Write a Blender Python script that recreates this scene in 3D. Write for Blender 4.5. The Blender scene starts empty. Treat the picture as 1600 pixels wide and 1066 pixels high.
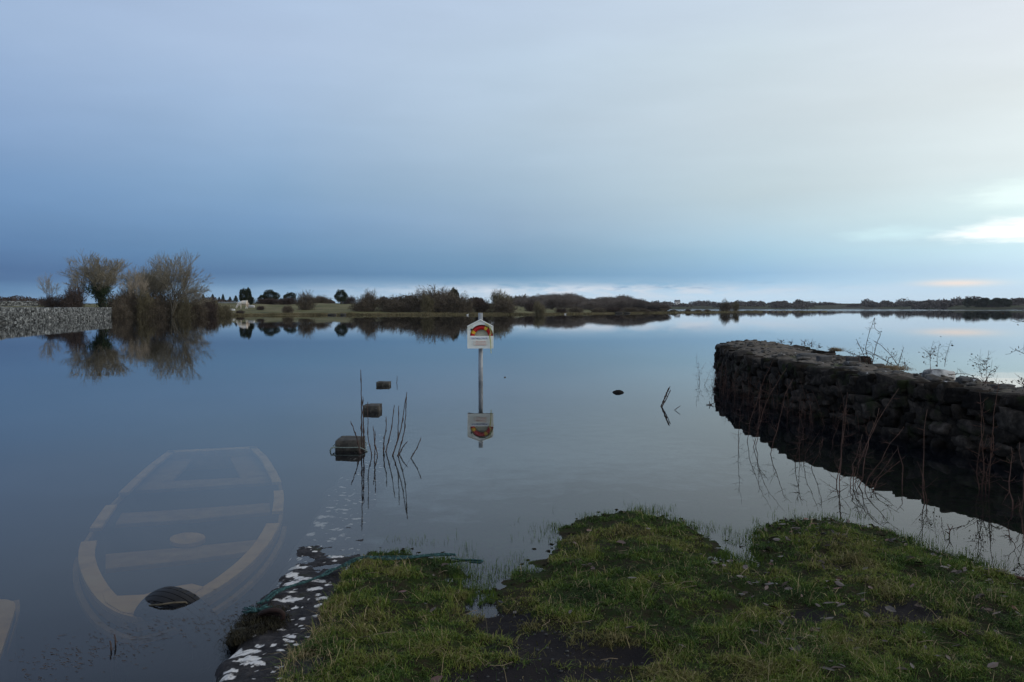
import bpy, math, random
import numpy as np
from mathutils import Vector, Matrix, noise as mnoise

# ------------------------------------------------------------------ camera
sc = bpy.context.scene
COL = sc.collection
F = 1291.0; H = 1.8; PITCH = math.atan((533 - 481) / F)
cam_d = bpy.data.cameras.new('camera'); cam = bpy.data.objects.new('camera', cam_d); COL.objects.link(cam)
cam.location = (0, 0, H); cam.rotation_euler = (math.pi / 2 - PITCH, 0, 0)
cam_d.sensor_width = 36; cam_d.lens = 36 * F / 1600; cam_d.clip_start = 0.05; cam_d.clip_end = 20000
sc.camera = cam
sc.view_settings.view_transform = 'Standard'; sc.view_settings.look = 'None'
sc.view_settings.exposure = 0.0; sc.view_settings.gamma = 1.0; sc.view_settings.use_curve_mapping = False
sc.cycles.max_bounces = 6; sc.cycles.diffuse_bounces = 2; sc.cycles.glossy_bounces = 3
sc.cycles.transparent_max_bounces = 8; sc.cycles.volume_bounces = 0
sc.cycles.use_denoising = True
sc.cycles.sample_clamp_indirect = 4

def s2l(c):
    return tuple(((v / 255) / 12.92 if v / 255 <= 0.04045 else (((v / 255) + 0.055) / 1.055) ** 2.4) for v in c)

# ------------------------------------------------------------------ sky
SUN_AZ, SUN_EL = 105.0, 14.0           # degrees right of the view, above the horizon
world = bpy.data.worlds.new('World'); sc.world = world; world.use_nodes = True
wt = world.node_tree; wt.nodes.clear()
def WN(t): return wt.nodes.new(t)
def wl(a, b): wt.links.new(a, b)
def wm(op, a, b=None, c=None, clamp=False):
    n = WN('ShaderNodeMath'); n.operation = op; n.use_clamp = clamp
    for i, v in enumerate((a, b, c)):
        if v is None: continue
        if isinstance(v, (int, float)): n.inputs[i].default_value = v
        else: wl(v, n.inputs[i])
    return n.outputs[0]
tc = WN('ShaderNodeTexCoord'); sep = WN('ShaderNodeSeparateXYZ'); wl(tc.outputs['Generated'], sep.inputs[0])
AZ = wm('MULTIPLY', wm('ARCTAN2', sep.outputs[0], sep.outputs[1]), 180 / math.pi)
EL = wm('MULTIPLY', wm('ARCSINE', sep.outputs[2]), 180 / math.pi)
def wnoise(ka, ke, scale, detail=5, rough=.55, off=0.0):
    cx = WN('ShaderNodeCombineXYZ'); wl(wm('MULTIPLY', AZ, ka), cx.inputs[0]); wl(wm('MULTIPLY', EL, ke), cx.inputs[1]); cx.inputs[2].default_value = off
    n = WN('ShaderNodeTexNoise'); n.inputs['Scale'].default_value = scale; n.inputs['Detail'].default_value = detail; n.inputs['Roughness'].default_value = rough
    wl(cx.outputs[0], n.inputs['Vector']); return n.outputs['Fac']
def smooth(v, lo, hi):
    n = WN('ShaderNodeMapRange'); n.interpolation_type = 'SMOOTHSTEP'; wl(v, n.inputs[0])
    n.inputs[1].default_value = lo; n.inputs[2].default_value = hi; return n.outputs[0]
def wmix(fac, a, b):
    n = WN('ShaderNodeMix'); n.data_type = 'RGBA'
    if isinstance(fac, (int, float)): n.inputs[0].default_value = fac
    else: wl(fac, n.inputs[0])
    for i, v in ((6, a), (7, b)):
        if isinstance(v, tuple): n.inputs[i].default_value = (*v, 1)
        else: wl(v, n.inputs[i])
    return n.outputs[2]
def gauss(a0, e0, sa, se):
    p = wm('POWER', wm('ABSOLUTE', wm('DIVIDE', wm('SUBTRACT', AZ, a0), sa)), 2.0)
    q = wm('POWER', wm('ABSOLUTE', wm('DIVIDE', wm('SUBTRACT', EL, e0), se)), 2.0)
    return wm('EXPONENT', wm('MULTIPLY', wm('ADD', p, q), -1.0))
big = wnoise(.05, .12, 1.0, 4, .5, 3.0)            # slow wandering of the layers
fine = wnoise(.12, .9, 1.0, 6, .6, 7.0)
EW = wm('ADD', EL, wm('ADD', wm('MULTIPLY', wm('SUBTRACT', big, .5), wm('MULTIPLY', smooth(EL, 0.5, 14), 5.0)),
                      wm('MULTIPLY', wm('SUBTRACT', fine, .5), .55)))
def ramp_for(stops):      # stops: (elevation degrees, sRGB) -> ramp over sqrt(el/90)
    fac = wm('POWER', wm('DIVIDE', wm('MAXIMUM', EW, 0.0), 90.0), 0.5)
    n = WN('ShaderNodeValToRGB'); wl(fac, n.inputs[0]); el = n.color_ramp.elements
    n.color_ramp.interpolation = 'B_SPLINE' if False else 'LINEAR'
    while len(el) > 1: el.remove(el[-1])
    for i, (e, c) in enumerate(stops):
        p = math.sqrt(max(e, 0) / 90)
        if i == 0: el[0].position = p; k = el[0]
        else: k = el.new(p)
        k.color = (*s2l(c), 1)
    return n.outputs[0]
ES = [0, .7, 1.15, 1.6, 2.26, 3.6, 5.8, 8, 12.3, 16.4, 20.4, 32, 60]
SKYCOL = {
 -90: [(95,128,165),(92,125,165),(85,118,160),(75,108,152),(72,105,150),(80,115,160),(95,128,172),(105,138,180),(128,155,192),(146,168,202),(150,171,204),(132,148,178),(140,152,178)],
 -32: [(100,135,172),(92,128,168),(80,118,160),(68,102,146),(68,101,146),(82,117,162),(97,131,174),(108,140,182),(132,158,196),(148,171,205),(151,172,208),(130,148,180),(140,152,178)],
 -16: [(140,170,200),(136,168,200),(125,160,195),(98,135,175),(78,114,156),(92,130,170),(110,144,184),(124,155,190),(147,172,204),(162,182,212),(163,183,213),(152,165,190),(150,162,184)],
   0: [(185,207,226),(183,204,226),(172,196,220),(122,158,190),(98,138,175),(112,146,179),(137,163,191),(149,173,197),(167,187,208),(174,193,215),(175,192,217),(170,181,202),(165,175,192)],
  16: [(188,214,236),(184,210,234),(176,204,230),(150,188,220),(138,176,210),(152,186,211),(172,196,213),(180,198,210),(188,202,214),(191,206,219),(191,206,224),(198,207,222),(200,206,218)],
  32: [(188,212,234),(190,212,232),(188,212,234),(188,214,234),(185,212,234),(196,224,238),(208,228,234),(212,224,230),(212,221,227),(210,218,228),(208,216,228),(206,212,222),(202,208,218)],
  75: [(225,225,225),(228,228,226),(230,230,230),(232,234,235),(232,236,238),(234,238,240),(232,236,238),(228,232,236),(222,228,232),(216,222,230),(212,220,230),(206,214,224),(202,208,218)],
 180: [(140,158,180),(142,160,182),(144,162,184),(146,164,186),(148,166,188),(150,168,190),(154,172,194),(158,174,196),(166,180,200),(172,186,204),(176,190,206),(184,194,208),(192,198,212)],
}
keys = sorted(SKYCOL)
col = ramp_for(list(zip(ES, SKYCOL[keys[0]])))
for k0, k1 in zip(keys[:-1], keys[1:]):
    n = WN('ShaderNodeMapRange'); wl(AZ, n.inputs[0]); n.inputs[1].default_value = k0; n.inputs[2].default_value = k1
    col = wmix(n.outputs[0], col, ramp_for(list(zip(ES, SKYCOL[k1]))))
# far left (-90..-180) falls back to the colours behind the viewer
n = WN('ShaderNodeMapRange'); wl(AZ, n.inputs[0]); n.inputs[1].default_value = -90; n.inputs[2].default_value = -180
col = wmix(n.outputs[0], col, ramp_for(list(zip(ES, SKYCOL[180]))))
# ragged bright strip of cloud under the dark layer, centre
rag = smooth(wnoise(.35, 1.6, 1.0, 6, .6, 11.0), .38, .58)
strip = wm('MULTIPLY', gauss(5, 1.15, 13, .42), rag)
col = wmix(wm('MULTIPLY', strip, .85), col, s2l((205, 212, 226)))
dash = smooth(wnoise(.5, 2.6, 1.0, 5, .6, 21.0), .56, .68)
col = wmix(wm('MULTIPLY', wm('MULTIPLY', gauss(10, 1.5, 8, .35), dash), .6), col, s2l((125, 160, 196)))
# break in the cloud at the right
wis = wnoise(.16, .75, 1.0, 7, .62, 31.0)
EWI = wm('MULTIPLY', wm('SUBTRACT', wis, .5), 1.0)
brk = smooth(wm('ADD', gauss(34.0, 4.6, 8.0, 1.1), wm('MULTIPLY', EWI, 1.5)), .38, .95)
col = wmix(brk, col, (.98, 1.04, 1.06))
brk2 = smooth(wm('ADD', gauss(33.0, 6.6, 6.5, 1.0), wm('MULTIPLY', EWI, 1.4)), .30, 1.1)
col = wmix(wm('MULTIPLY', brk2, .8), col, s2l((228, 246, 248)))
brk3 = smooth(wm('ADD', gauss(24.5, 4.7, 4.5, .7), wm('MULTIPLY', EWI, 1.4)), .45, 1.2)
col = wmix(wm('MULTIPLY', brk3, .7), col, s2l((205, 234, 244)))
col = wmix(wm('MULTIPLY', gauss(28.3, 1.5, 2.0, .2), .75), col, s2l((240, 222, 212)))
soft = wnoise(.07, .35, 1.0, 5, .5, 41.0)
bn = WN('ShaderNodeMapRange'); wl(soft, bn.inputs[0]); bn.inputs[1].default_value = .25; bn.inputs[2].default_value = .75; bn.inputs[3].default_value = .955; bn.inputs[4].default_value = 1.045
vm = WN('ShaderNodeVectorMath'); vm.operation = 'SCALE'; wl(col, vm.inputs[0]); wl(bn.outputs[0], vm.inputs['Scale'])
gn = WN('ShaderNodeVectorMath'); gn.operation = 'MULTIPLY'; wl(vm.outputs[0], gn.inputs[0]); gn.inputs[1].default_value = (1.21, 1.20, 1.15)
clouds = WN('ShaderNodeBackground'); wl(gn.outputs[0], clouds.inputs[0]); clouds.inputs[1].default_value = 1.0
sky = WN('ShaderNodeTexSky'); sky.sky_type = 'NISHITA'; sky.sun_disc = False
sky.sun_elevation = math.radians(SUN_EL); sky.sun_rotation = math.radians(SUN_AZ); sky.air_density = 1.0; sky.dust_density = 1.0
clear = WN('ShaderNodeBackground'); wl(sky.outputs[0], clear.inputs[0]); clear.inputs[1].default_value = 0.08
ms = WN('ShaderNodeMixShader'); ms.inputs[0].default_value = .95; wl(clear.outputs[0], ms.inputs[1]); wl(clouds.outputs[0], ms.inputs[2])
wo = WN('ShaderNodeOutputWorld'); wl(ms.outputs[0], wo.inputs[0])

# ------------------------------------------------------------------ sun behind thin cloud
sun_d = bpy.data.lights.new('sun', 'SUN'); sun = bpy.data.objects.new('sun', sun_d); COL.objects.link(sun)
sun_d.energy = 0.7; sun_d.angle = math.radians(18); sun_d.color = (1, .93, .84)
a, e = math.radians(SUN_AZ), math.radians(SUN_EL)
sdir = Vector((math.sin(a) * math.cos(e), math.cos(a) * math.cos(e), math.sin(e)))
sun.rotation_euler = sdir.to_track_quat('Z', 'Y').to_euler()

# ------------------------------------------------------------------ helpers
def ray(px, py):
    u = (px - 800) / F; v = (533 - py) / F
    return np.array([u, math.cos(PITCH) + v * math.sin(PITCH), -math.sin(PITCH) + v * math.cos(PITCH)])
def onz(px, py, z=0.0):
    d = ray(px, py); t = (z - H) / d[2]; return np.array([d[0] * t, d[1] * t, z])
def aty(px, py, Y):
    d = ray(px, py); t = Y / d[1]; return np.array([d[0] * t, Y, H + d[2] * t])

def tag(o, label=None, cat=None, group=None, kind=None):
    if label: o['label'] = label
    if cat: o['category'] = cat
    if group: o['group'] = group
    if kind: o['kind'] = kind
    return o
def mesh_obj(name, V, faces, mat=None, parent=None, smooth_=False, attrs=None, loc=None):
    """faces: list of tuples, or (K,3)/(K,4) int array"""
    me = bpy.data.meshes.new(name)
    V = np.asarray(V, dtype=np.float32)
    if isinstance(faces, np.ndarray):
        k = faces.shape[1]; nf = len(faces)
        me.vertices.add(len(V)); me.vertices.foreach_set('co', V.ravel())
        me.loops.add(nf * k); me.loops.foreach_set('vertex_index', faces.astype(np.int32).ravel())
        me.polygons.add(nf); me.polygons.foreach_set('loop_start', np.arange(0, nf * k, k, dtype=np.int32))
        me.update(calc_edges=True); me.validate()
    else:
        me.from_pydata([tuple(map(float, v)) for v in V], [], [tuple(int(i) for i in f) for f in faces]); me.update()
    if smooth_:
        me.polygons.foreach_set('use_smooth', np.ones(len(me.polygons), dtype=bool))
    for an, av in (attrs or {}).items():
        at = me.attributes.new(an, 'FLOAT', 'POINT'); at.data.foreach_set('value', np.asarray(av, dtype=np.float32).ravel())
    o = bpy.data.objects.new(name, me); COL.objects.link(o)
    if mat: me.materials.append(mat)
    if parent: o.parent = parent
    if loc is not None: o.location = loc
    return o
def empty(name, loc=(0, 0, 0), rz=0):
    o = bpy.data.objects.new(name, None); COL.objects.link(o); o.location = tuple(map(float, loc)); o.rotation_euler = (0, 0, rz); o.empty_display_size = .1
    return o
def copy_tree(o, parent=None):
    c = o.copy(); COL.objects.link(c); c.parent = parent
    for ch in list(o.children): copy_tree(ch, c)
    return c

class MB:                        # collects geometry for one mesh
    def __init__(s): s.V = []; s.Fc = []; s.n = 0
    def add(s, V, Fc):
        V = np.asarray(V, float); s.V.append(V); s.Fc += [tuple(i + s.n for i in f) for f in Fc]; s.n += len(V)
    def box(s, c, d, R=None):
        c = np.asarray(c, float); d = np.asarray(d, float) / 2
        P = np.array([[x, y, z] for x in (-1, 1) for y in (-1, 1) for z in (-1, 1)]) * d
        if R is not None: P = P @ np.asarray(R).T
        s.add(P + c, [(0, 1, 3, 2), (4, 6, 7, 5), (0, 4, 5, 1), (2, 3, 7, 6), (0, 2, 6, 4), (1, 5, 7, 3)])
    def tube(s, pts, r, n=6, cap=True):
        pts = [np.asarray(p, float) for p in pts]; m = len(pts)
        rs = [r] * m if np.isscalar(r) else list(r)
        up = np.array([0.0, 0, 1]); V = []
        t0 = pts[1] - pts[0]; t0 = t0 / (np.linalg.norm(t0) + 1e-9)
        a = np.cross(t0, up if abs(t0[2]) < .9 else np.array([1.0, 0, 0])); a /= np.linalg.norm(a)
        for i in range(m):
            t = pts[min(i + 1, m - 1)] - pts[max(i - 1, 0)]; t = t / (np.linalg.norm(t) + 1e-9)
            a = a - t * np.dot(a, t); a /= (np.linalg.norm(a) + 1e-9); b = np.cross(t, a)
            for k in range(n):
                th = 2 * math.pi * k / n; V.append(pts[i] + rs[i] * (math.cos(th) * a + math.sin(th) * b))
        Fc = [(i * n + k, i * n + (k + 1) % n, (i + 1) * n + (k + 1) % n, (i + 1) * n + k) for i in range(m - 1) for k in range(n)]
        if cap: Fc += [tuple(range(n))[::-1], tuple((m - 1) * n + k for k in range(n))]
        s.add(V, Fc)
    def prism(s, poly, y0, y1):  # poly in (x,z), extruded along y
        k = len(poly); V = [(p[0], y0, p[1]) for p in poly] + [(p[0], y1, p[1]) for p in poly]
        s.add(V, [tuple(range(k)), tuple(range(2 * k - 1, k - 1, -1))] + [(i, (i + 1) % k + 0, (i + 1) % k + k, i + k)[::-1] for i in range(k)])
    def build(s, name, mat, parent=None, smooth_=False, loc=None):
        return mesh_obj(name, np.concatenate(s.V), s.Fc, mat, parent, smooth_, loc=loc)

# numpy value noise
_T = np.random.RandomState(5).rand(64, 64, 64)
def vn(P):
    P = np.asarray(P, float); I = np.floor(P).astype(int); f = P - I; f = f * f * (3 - 2 * f); I &= 63; J = (I + 1) & 63
    x0, y0, z0 = I.T; x1, y1, z1 = J.T; fx, fy, fz = f.T
    g = lambda a, b, c: _T[a, b, c]
    return (((g(x0, y0, z0) * (1 - fx) + g(x1, y0, z0) * fx) * (1 - fy) + (g(x0, y1, z0) * (1 - fx) + g(x1, y1, z0) * fx) * fy) * (1 - fz)
            + ((g(x0, y0, z1) * (1 - fx) + g(x1, y0, z1) * fx) * (1 - fy) + (g(x0, y1, z1) * (1 - fx) + g(x1, y1, z1) * fx) * fy) * fz)
def fbm(P, o=4):
    P = np.asarray(P, float); s = 0; a = .5; t = 0
    for i in range(o): s = s + a * vn(P + i * 17.3); t += a; a *= .5; P = P * 2.03
    return s / t
def fbm2(X, Y, sc_=1.0, o=4, seed=0):
    X = np.asarray(X, float); P = np.stack([X.ravel() * sc_, np.asarray(Y, float).ravel() * sc_, np.full(X.size, seed * 3.7 + .5)], 1)
    return fbm(P, o).reshape(X.shape)

# materials
def mat(name, cols, scale=4.0, rough=.8, bump=.3, bdist=.02, detail=6, lo=.3, hi=.7, spec=.3, coord='Object', attr=None, metal=0.0, stretch=None):
    m = bpy.data.materials.new(name); m.use_nodes = True; t = m.node_tree; b = t.nodes['Principled BSDF']
    b.inputs['Roughness'].default_value = rough; b.inputs['Specular IOR Level'].default_value = spec; b.inputs['Metallic'].default_value = metal
    tcn = t.nodes.new('ShaderNodeTexCoord'); src = tcn.outputs[coord]
    if stretch:
        mp = t.nodes.new('ShaderNodeMapping'); mp.inputs['Scale'].default_value = stretch; t.links.new(src, mp.inputs[0]); src = mp.outputs[0]
    nz = t.nodes.new('ShaderNodeTexNoise'); nz.inputs['Scale'].default_value = scale; nz.inputs['Detail'].default_value = detail; nz.inputs['Roughness'].default_value = .6
    t.links.new(src, nz.inputs['Vector'])
    rp = t.nodes.new('ShaderNodeValToRGB'); el = rp.color_ramp.elements
    while len(el) > 1: el.remove(el[-1])
    for i, c in enumerate(cols):
        p = lo + (hi - lo) * i / max(1, len(cols) - 1)
        k = el[0] if i == 0 else el.new(p)
        k.position = p; k.color = (*c, 1)
    if attr:
        an = t.nodes.new('ShaderNodeAttribute'); an.attribute_name = attr; t.links.new(an.outputs['Fac'], rp.inputs[0])
    else: t.links.new(nz.outputs['Fac'], rp.inputs[0])
    t.links.new(rp.outputs[0], b.inputs['Base Color'])
    if bump:
        bp = t.nodes.new('ShaderNodeBump'); bp.inputs['Strength'].default_value = bump; bp.inputs['Distance'].default_value = bdist
        t.links.new(nz.outputs['Fac'], bp.inputs['Height']); t.links.new(bp.outputs[0], b.inputs['Normal'])
    m['ramp'] = rp.name
    return m
def overlay(m, color, scale, lo, hi, detail=5, coord='Object', seed=0.0, attr=None, rough=None):
    """lay a second patchy colour over a material's base colour"""
    t = m.node_tree; b = t.nodes['Principled BSDF']; prev = b.inputs['Base Color'].links[0].from_socket
    nz = t.nodes.new('ShaderNodeTexNoise'); nz.noise_dimensions = '4D'; nz.inputs['W'].default_value = seed; nz.inputs['Scale'].default_value = scale; nz.inputs['Detail'].default_value = detail
    tcn = t.nodes.new('ShaderNodeTexCoord'); t.links.new(tcn.outputs[coord], nz.inputs['Vector'])
    mr = t.nodes.new('ShaderNodeMapRange'); mr.inputs[1].default_value = lo; mr.inputs[2].default_value = hi
    if attr:
        an = t.nodes.new('ShaderNodeAttribute'); an.attribute_name = attr
        ad = t.nodes.new('ShaderNodeMath'); ad.operation = 'ADD'; t.links.new(an.outputs['Fac'], ad.inputs[0])
        su = t.nodes.new('ShaderNodeMath'); su.operation = 'SUBTRACT'; t.links.new(nz.outputs['Fac'], su.inputs[0]); su.inputs[1].default_value = .5
        t.links.new(su.outputs[0], ad.inputs[1]); t.links.new(ad.outputs[0], mr.inputs[0])
    else: t.links.new(nz.outputs['Fac'], mr.inputs[0])
    mx = t.nodes.new('ShaderNodeMix'); mx.data_type = 'RGBA'; t.links.new(mr.outputs[0], mx.inputs[0]); t.links.new(prev, mx.inputs[6]); mx.inputs[7].default_value = (*color, 1)
    t.links.new(mx.outputs[2], b.inputs['Base Color'])
    return m

M = {}
M['wood_twig'] = mat('twig_bark', [(.06, .045, .035), (.13, .10, .075)], 3, .9, 0)
M['twig_olive'] = mat('twig_olive', [(.18, .155, .105), (.35, .31, .23)], .6, .9, 0)
M['twig_pale'] = mat('twig_pale', [(.30, .25, .18), (.50, .42, .33)], .6, .9, 0)
M['twig_dark'] = mat('twig_dark', [(.025, .02, .018), (.07, .05, .042), (.14, .10, .085)], 1.3, .9, 0)
M['twig_brown'] = mat('twig_brown', [(.05, .041, .03), (.115, .092, .066), (.23, .185, .135)], 1.1, .9, 0)
M['twig_wood'] = mat('twig_wood', [(.06, .05, .045), (.15, .125, .11), (.28, .24, .205)], .55, .9, 0)
M['bush_olive'] = mat('bush_olive', [(.06, .052, .03), (.14, .12, .07), (.24, .21, .13)], 1.3, .9, 0)
M['bark'] = mat('bark', [(.06, .055, .04), (.14, .12, .09)], 2, .9, .4)
M['ivy'] = mat('ivy_leaf', [(.012, .025, .012), (.04, .065, .025)], .8, .7, 0)
M['evergreen'] = mat('evergreen_leaf', [(.012, .022, .012), (.045, .06, .025)], .7, .75, 0)
M['conifer'] = mat('conifer_leaf', [(.01, .02, .014), (.03, .045, .025)], .7, .8, 0)

# ------------------------------------------------------------------ the bank: shoreline and height
def quay_x(Y): return -1.03 - 0.1 * np.asarray(Y, float)       # water side edge of the quay
shore_px = [(600, 866), (640, 866), (688, 874), (700, 900), (716, 925), (738, 948), (764, 940), (800, 915), (850, 872), (900, 828), (938, 808),
            (1000, 800), (1060, 818), (1120, 852), (1172, 892), (1184, 862), (1200, 832), (1230, 816), (1330, 816), (1400, 848), (1450, 864), (1530, 888), (1600, 914)]
SH = [(-1.6, -6.0), (-1.6, 3.4), (-1.6, 5.0), (-1.5, 6.05)] + [tuple(onz(x, y)[:2]) for x, y in shore_px] + [(4.6, 4.9), (6.2, 4.0), (14, 3.2), (40, 2.5), (40, -6.0)]
SH = np.array(SH)
def sdist(X, Y):
    X = np.asarray(X, float); Y = np.asarray(Y, float); best = np.full(X.shape, 1e9); ins = np.zeros(X.shape, bool); n = len(SH)
    for i in range(n):
        ax, ay = SH[i]; bx, by = SH[(i + 1) % n]; dx, dy = bx - ax, by - ay
        t = np.clip(((X - ax) * dx + (Y - ay) * dy) / (dx * dx + dy * dy + 1e-12), 0, 1)
        best = np.minimum(best, np.hypot(X - ax - t * dx, Y - ay - t * dy))
        c = ((ay > Y) != (by > Y)); xi = ax + (Y - ay) * dx / (dy if abs(dy) > 1e-9 else 1e-9)
        ins ^= c & (X < xi)
    return np.where(ins, best, -best)
MUD = [(onz(860, 1022), .34, .28), (onz(790, 985), .22, .30), (onz(755, 955), .14, .25), (onz(930, 1050), .35, .16), (onz(850, 1085), .5, .2)]
def mudmask(X, Y):
    m = np.zeros(np.shape(X))
    for c, sx, sy in MUD: m = np.maximum(m, np.exp(-((X - c[0]) / sx) ** 2 - ((Y - c[1]) / sy) ** 2))
    lit = np.exp(-((X - 2.0) / .9) ** 2 - ((Y - 4.6) / .28) ** 2) * .62       # leaf-littered hollow
    m = np.maximum(m, lit)
    return np.clip(m * 1.5 + (fbm2(X, Y, 6, 4, 9) - .5) * 1.5 - .25, 0, 1)
def gheight(X, Y):
    X = np.asarray(X, float); Y = np.asarray(Y, float)
    s = sdist(X, Y) + ((fbm2(X, Y, 2.2, 4, 1) - .5) * .34 + (fbm2(X, Y, 9, 3, 6) - .5) * .16) * np.exp(-np.abs(Y) / 60)
    near = np.exp(-((np.maximum(np.abs(Y - 3), 0)) / 14) ** 2)
    rough = (fbm2(X, Y, 5, 4, 2) - .5) * .075 + (fbm2(X, Y, 17, 3, 3) - .5) * .03
    up = .004 + .15 * (1 - np.exp(-np.maximum(s, 0) / 1.1)) + rough * np.clip(s * 5 + .35, 0, 1)
    up -= mudmask(X, Y) * .045 * np.clip(s * 3, 0, 1)
    d = np.maximum(-s, 0)
    dn = .004 - .055 * np.minimum(d, .4) - .04 * np.minimum(d, 8) - .03 * np.maximum(d - 8, 0) + (fbm2(X, Y, 3, 4, 4) - .5) * .05 * np.clip(d * 4, 0, 1) + rough * .35 * np.exp(-d / .3)
    z = np.where(s > 0, up, dn)
    z = np.maximum(z, -2.2)
    # left of the quay the bed drops away
    q = quay_x(Y) + .12
    left = np.clip((q - X) / .08, 0, 1)
    z = z * (1 - left) + left * (-1.25 + .1 * (fbm2(X, Y, .7, 3, 5) - .5))
    under = (X > q) & (X < np.where(Y < 6.15, np.maximum(q + .2, -1.10 + (fbm2(X * 0, Y, 4, 3, 41) - .5) * .14), q + .55)) & (Y > -6) & (Y < 24)
    z = np.where(under, np.minimum(z, quay_top(Y) - .05), z)
    return z
def quay_top(Y):
    Y = np.asarray(Y, float)
    return np.interp(Y, [-10, 3.5, 5, 6.2, 7.5, 9, 12, 20, 24], [.2, .07, .024, -.008, -.022, -.035, -.05, -.12, -.2])

def axis(lo, hi, step, far, g=1.25):
    a = list(np.arange(lo, hi, step)); s = step
    x = a[-1]
    while x < far: s *= g; x += s; a.append(x)
    x = a[0]; s = step; L = []
    while x > -far: s *= g; x -= s; L.append(x)
    return np.array(L[::-1] + a)
xs = axis(-2.6, 7.0, .035, 3700); ys = axis(2.8, 9.5, .035, 3700)
GX, GY = np.meshgrid(xs, ys); GZ = gheight(GX, GY)
nx, ny = len(xs), len(ys); idx = np.arange(nx * ny).reshape(ny, nx)
Q = np.stack([idx[:-1, :-1], idx[:-1, 1:], idx[1:, 1:], idx[1:, :-1]], -1).reshape(-1, 4)
mud = mudmask(GX, GY)
M['soil'] = mat('bank_soil', [(.010, .009, .006), (.028, .024, .014), (.018, .028, .008), (.04, .048, .012)], 11, 1.0, .9, .03, 9, .3, .72, spec=.06)
overlay(M['soil'], (.020, .018, .019), 30, .35, .65, attr='mud')
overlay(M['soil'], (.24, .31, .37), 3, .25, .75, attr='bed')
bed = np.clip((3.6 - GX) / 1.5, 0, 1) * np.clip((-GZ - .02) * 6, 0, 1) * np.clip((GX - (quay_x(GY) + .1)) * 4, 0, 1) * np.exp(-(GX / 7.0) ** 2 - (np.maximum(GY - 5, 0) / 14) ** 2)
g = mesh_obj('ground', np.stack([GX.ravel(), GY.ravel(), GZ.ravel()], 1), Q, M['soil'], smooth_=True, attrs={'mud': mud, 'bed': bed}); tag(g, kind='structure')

# ------------------------------------------------------------------ water
wm_ = bpy.data.materials.new('lake_water'); wm_.use_nodes = True; t = wm_.node_tree; t.nodes.clear(); N = t.nodes.new; L = t.links.new
out = N('ShaderNodeOutputMaterial'); gl = N('ShaderNodeBsdfGlossy'); gl.inputs['Roughness'].default_value = 0.0; gl.inputs['Color'].default_value = (.95, .955, .96, 1)
tr = N('ShaderNodeBsdfTransparent'); tr.inputs[0].default_value = (.90, .90, .86, 1)
df = N('ShaderNodeBsdfDiffuse'); df.inputs[0].default_value = (.010, .018, .034, 1)
m1 = N('ShaderNodeMixShader'); m1.inputs[0].default_value = .14; L(tr.outputs[0], m1.inputs[1]); L(df.outputs[0], m1.inputs[2])
fr = N('ShaderNodeFresnel'); fr.inputs[0].default_value = 1.28
m2 = N('ShaderNodeMixShader'); L(fr.outputs[0], m2.inputs[0]); L(m1.outputs[0], m2.inputs[1]); L(gl.outputs[0], m2.inputs[2]); L(m2.outputs[0], out.inputs['Surface'])
tcn = N('ShaderNodeTexCoord'); mp = N('ShaderNodeMapping'); mp.inputs['Scale'].default_value = (.6, 1.0, 1); L(tcn.outputs['Object'], mp.inputs[0])
nz = N('ShaderNodeTexNoise'); nz.inputs['Scale'].default_value = 1.1; nz.inputs['Detail'].default_value = 3; L(mp.outputs[0], nz.inputs['Vector'])
bp = N('ShaderNodeBump'); bp.inputs['Strength'].default_value = 1.0; bp.inputs['Distance'].default_value = .0013; L(nz.outputs['Fac'], bp.inputs['Height'])
for k in (gl, fr): L(bp.outputs[0], k.inputs['Normal'])
# a breeze ruffles the open lake far out
sp_ = N('ShaderNodeSeparateXYZ'); L(tcn.outputs['Object'], sp_.inputs[0]); br_ = N('ShaderNodeMapRange'); br_.interpolation_type = 'SMOOTHSTEP'; L(sp_.outputs[1], br_.inputs[0])
br_.inputs[1].default_value = 370; br_.inputs[2].default_value = 580; br_.inputs[3].default_value = .0013; br_.inputs[4].default_value = .03; L(br_.outputs[0], bp.inputs['Distance'])
va = N('ShaderNodeVolumeAbsorption'); va.inputs['Color'].default_value = (.66, .64, .58, 1); va.inputs['Density'].default_value = 1.5
L(va.outputs[0], out.inputs['Volume'])
b = MB(); R_ = 4150
b.box((0, 0, -1.5), (2 * R_, 2 * R_, 3.0)); w = b.build('water', wm_); tag(w, kind='structure')

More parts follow.
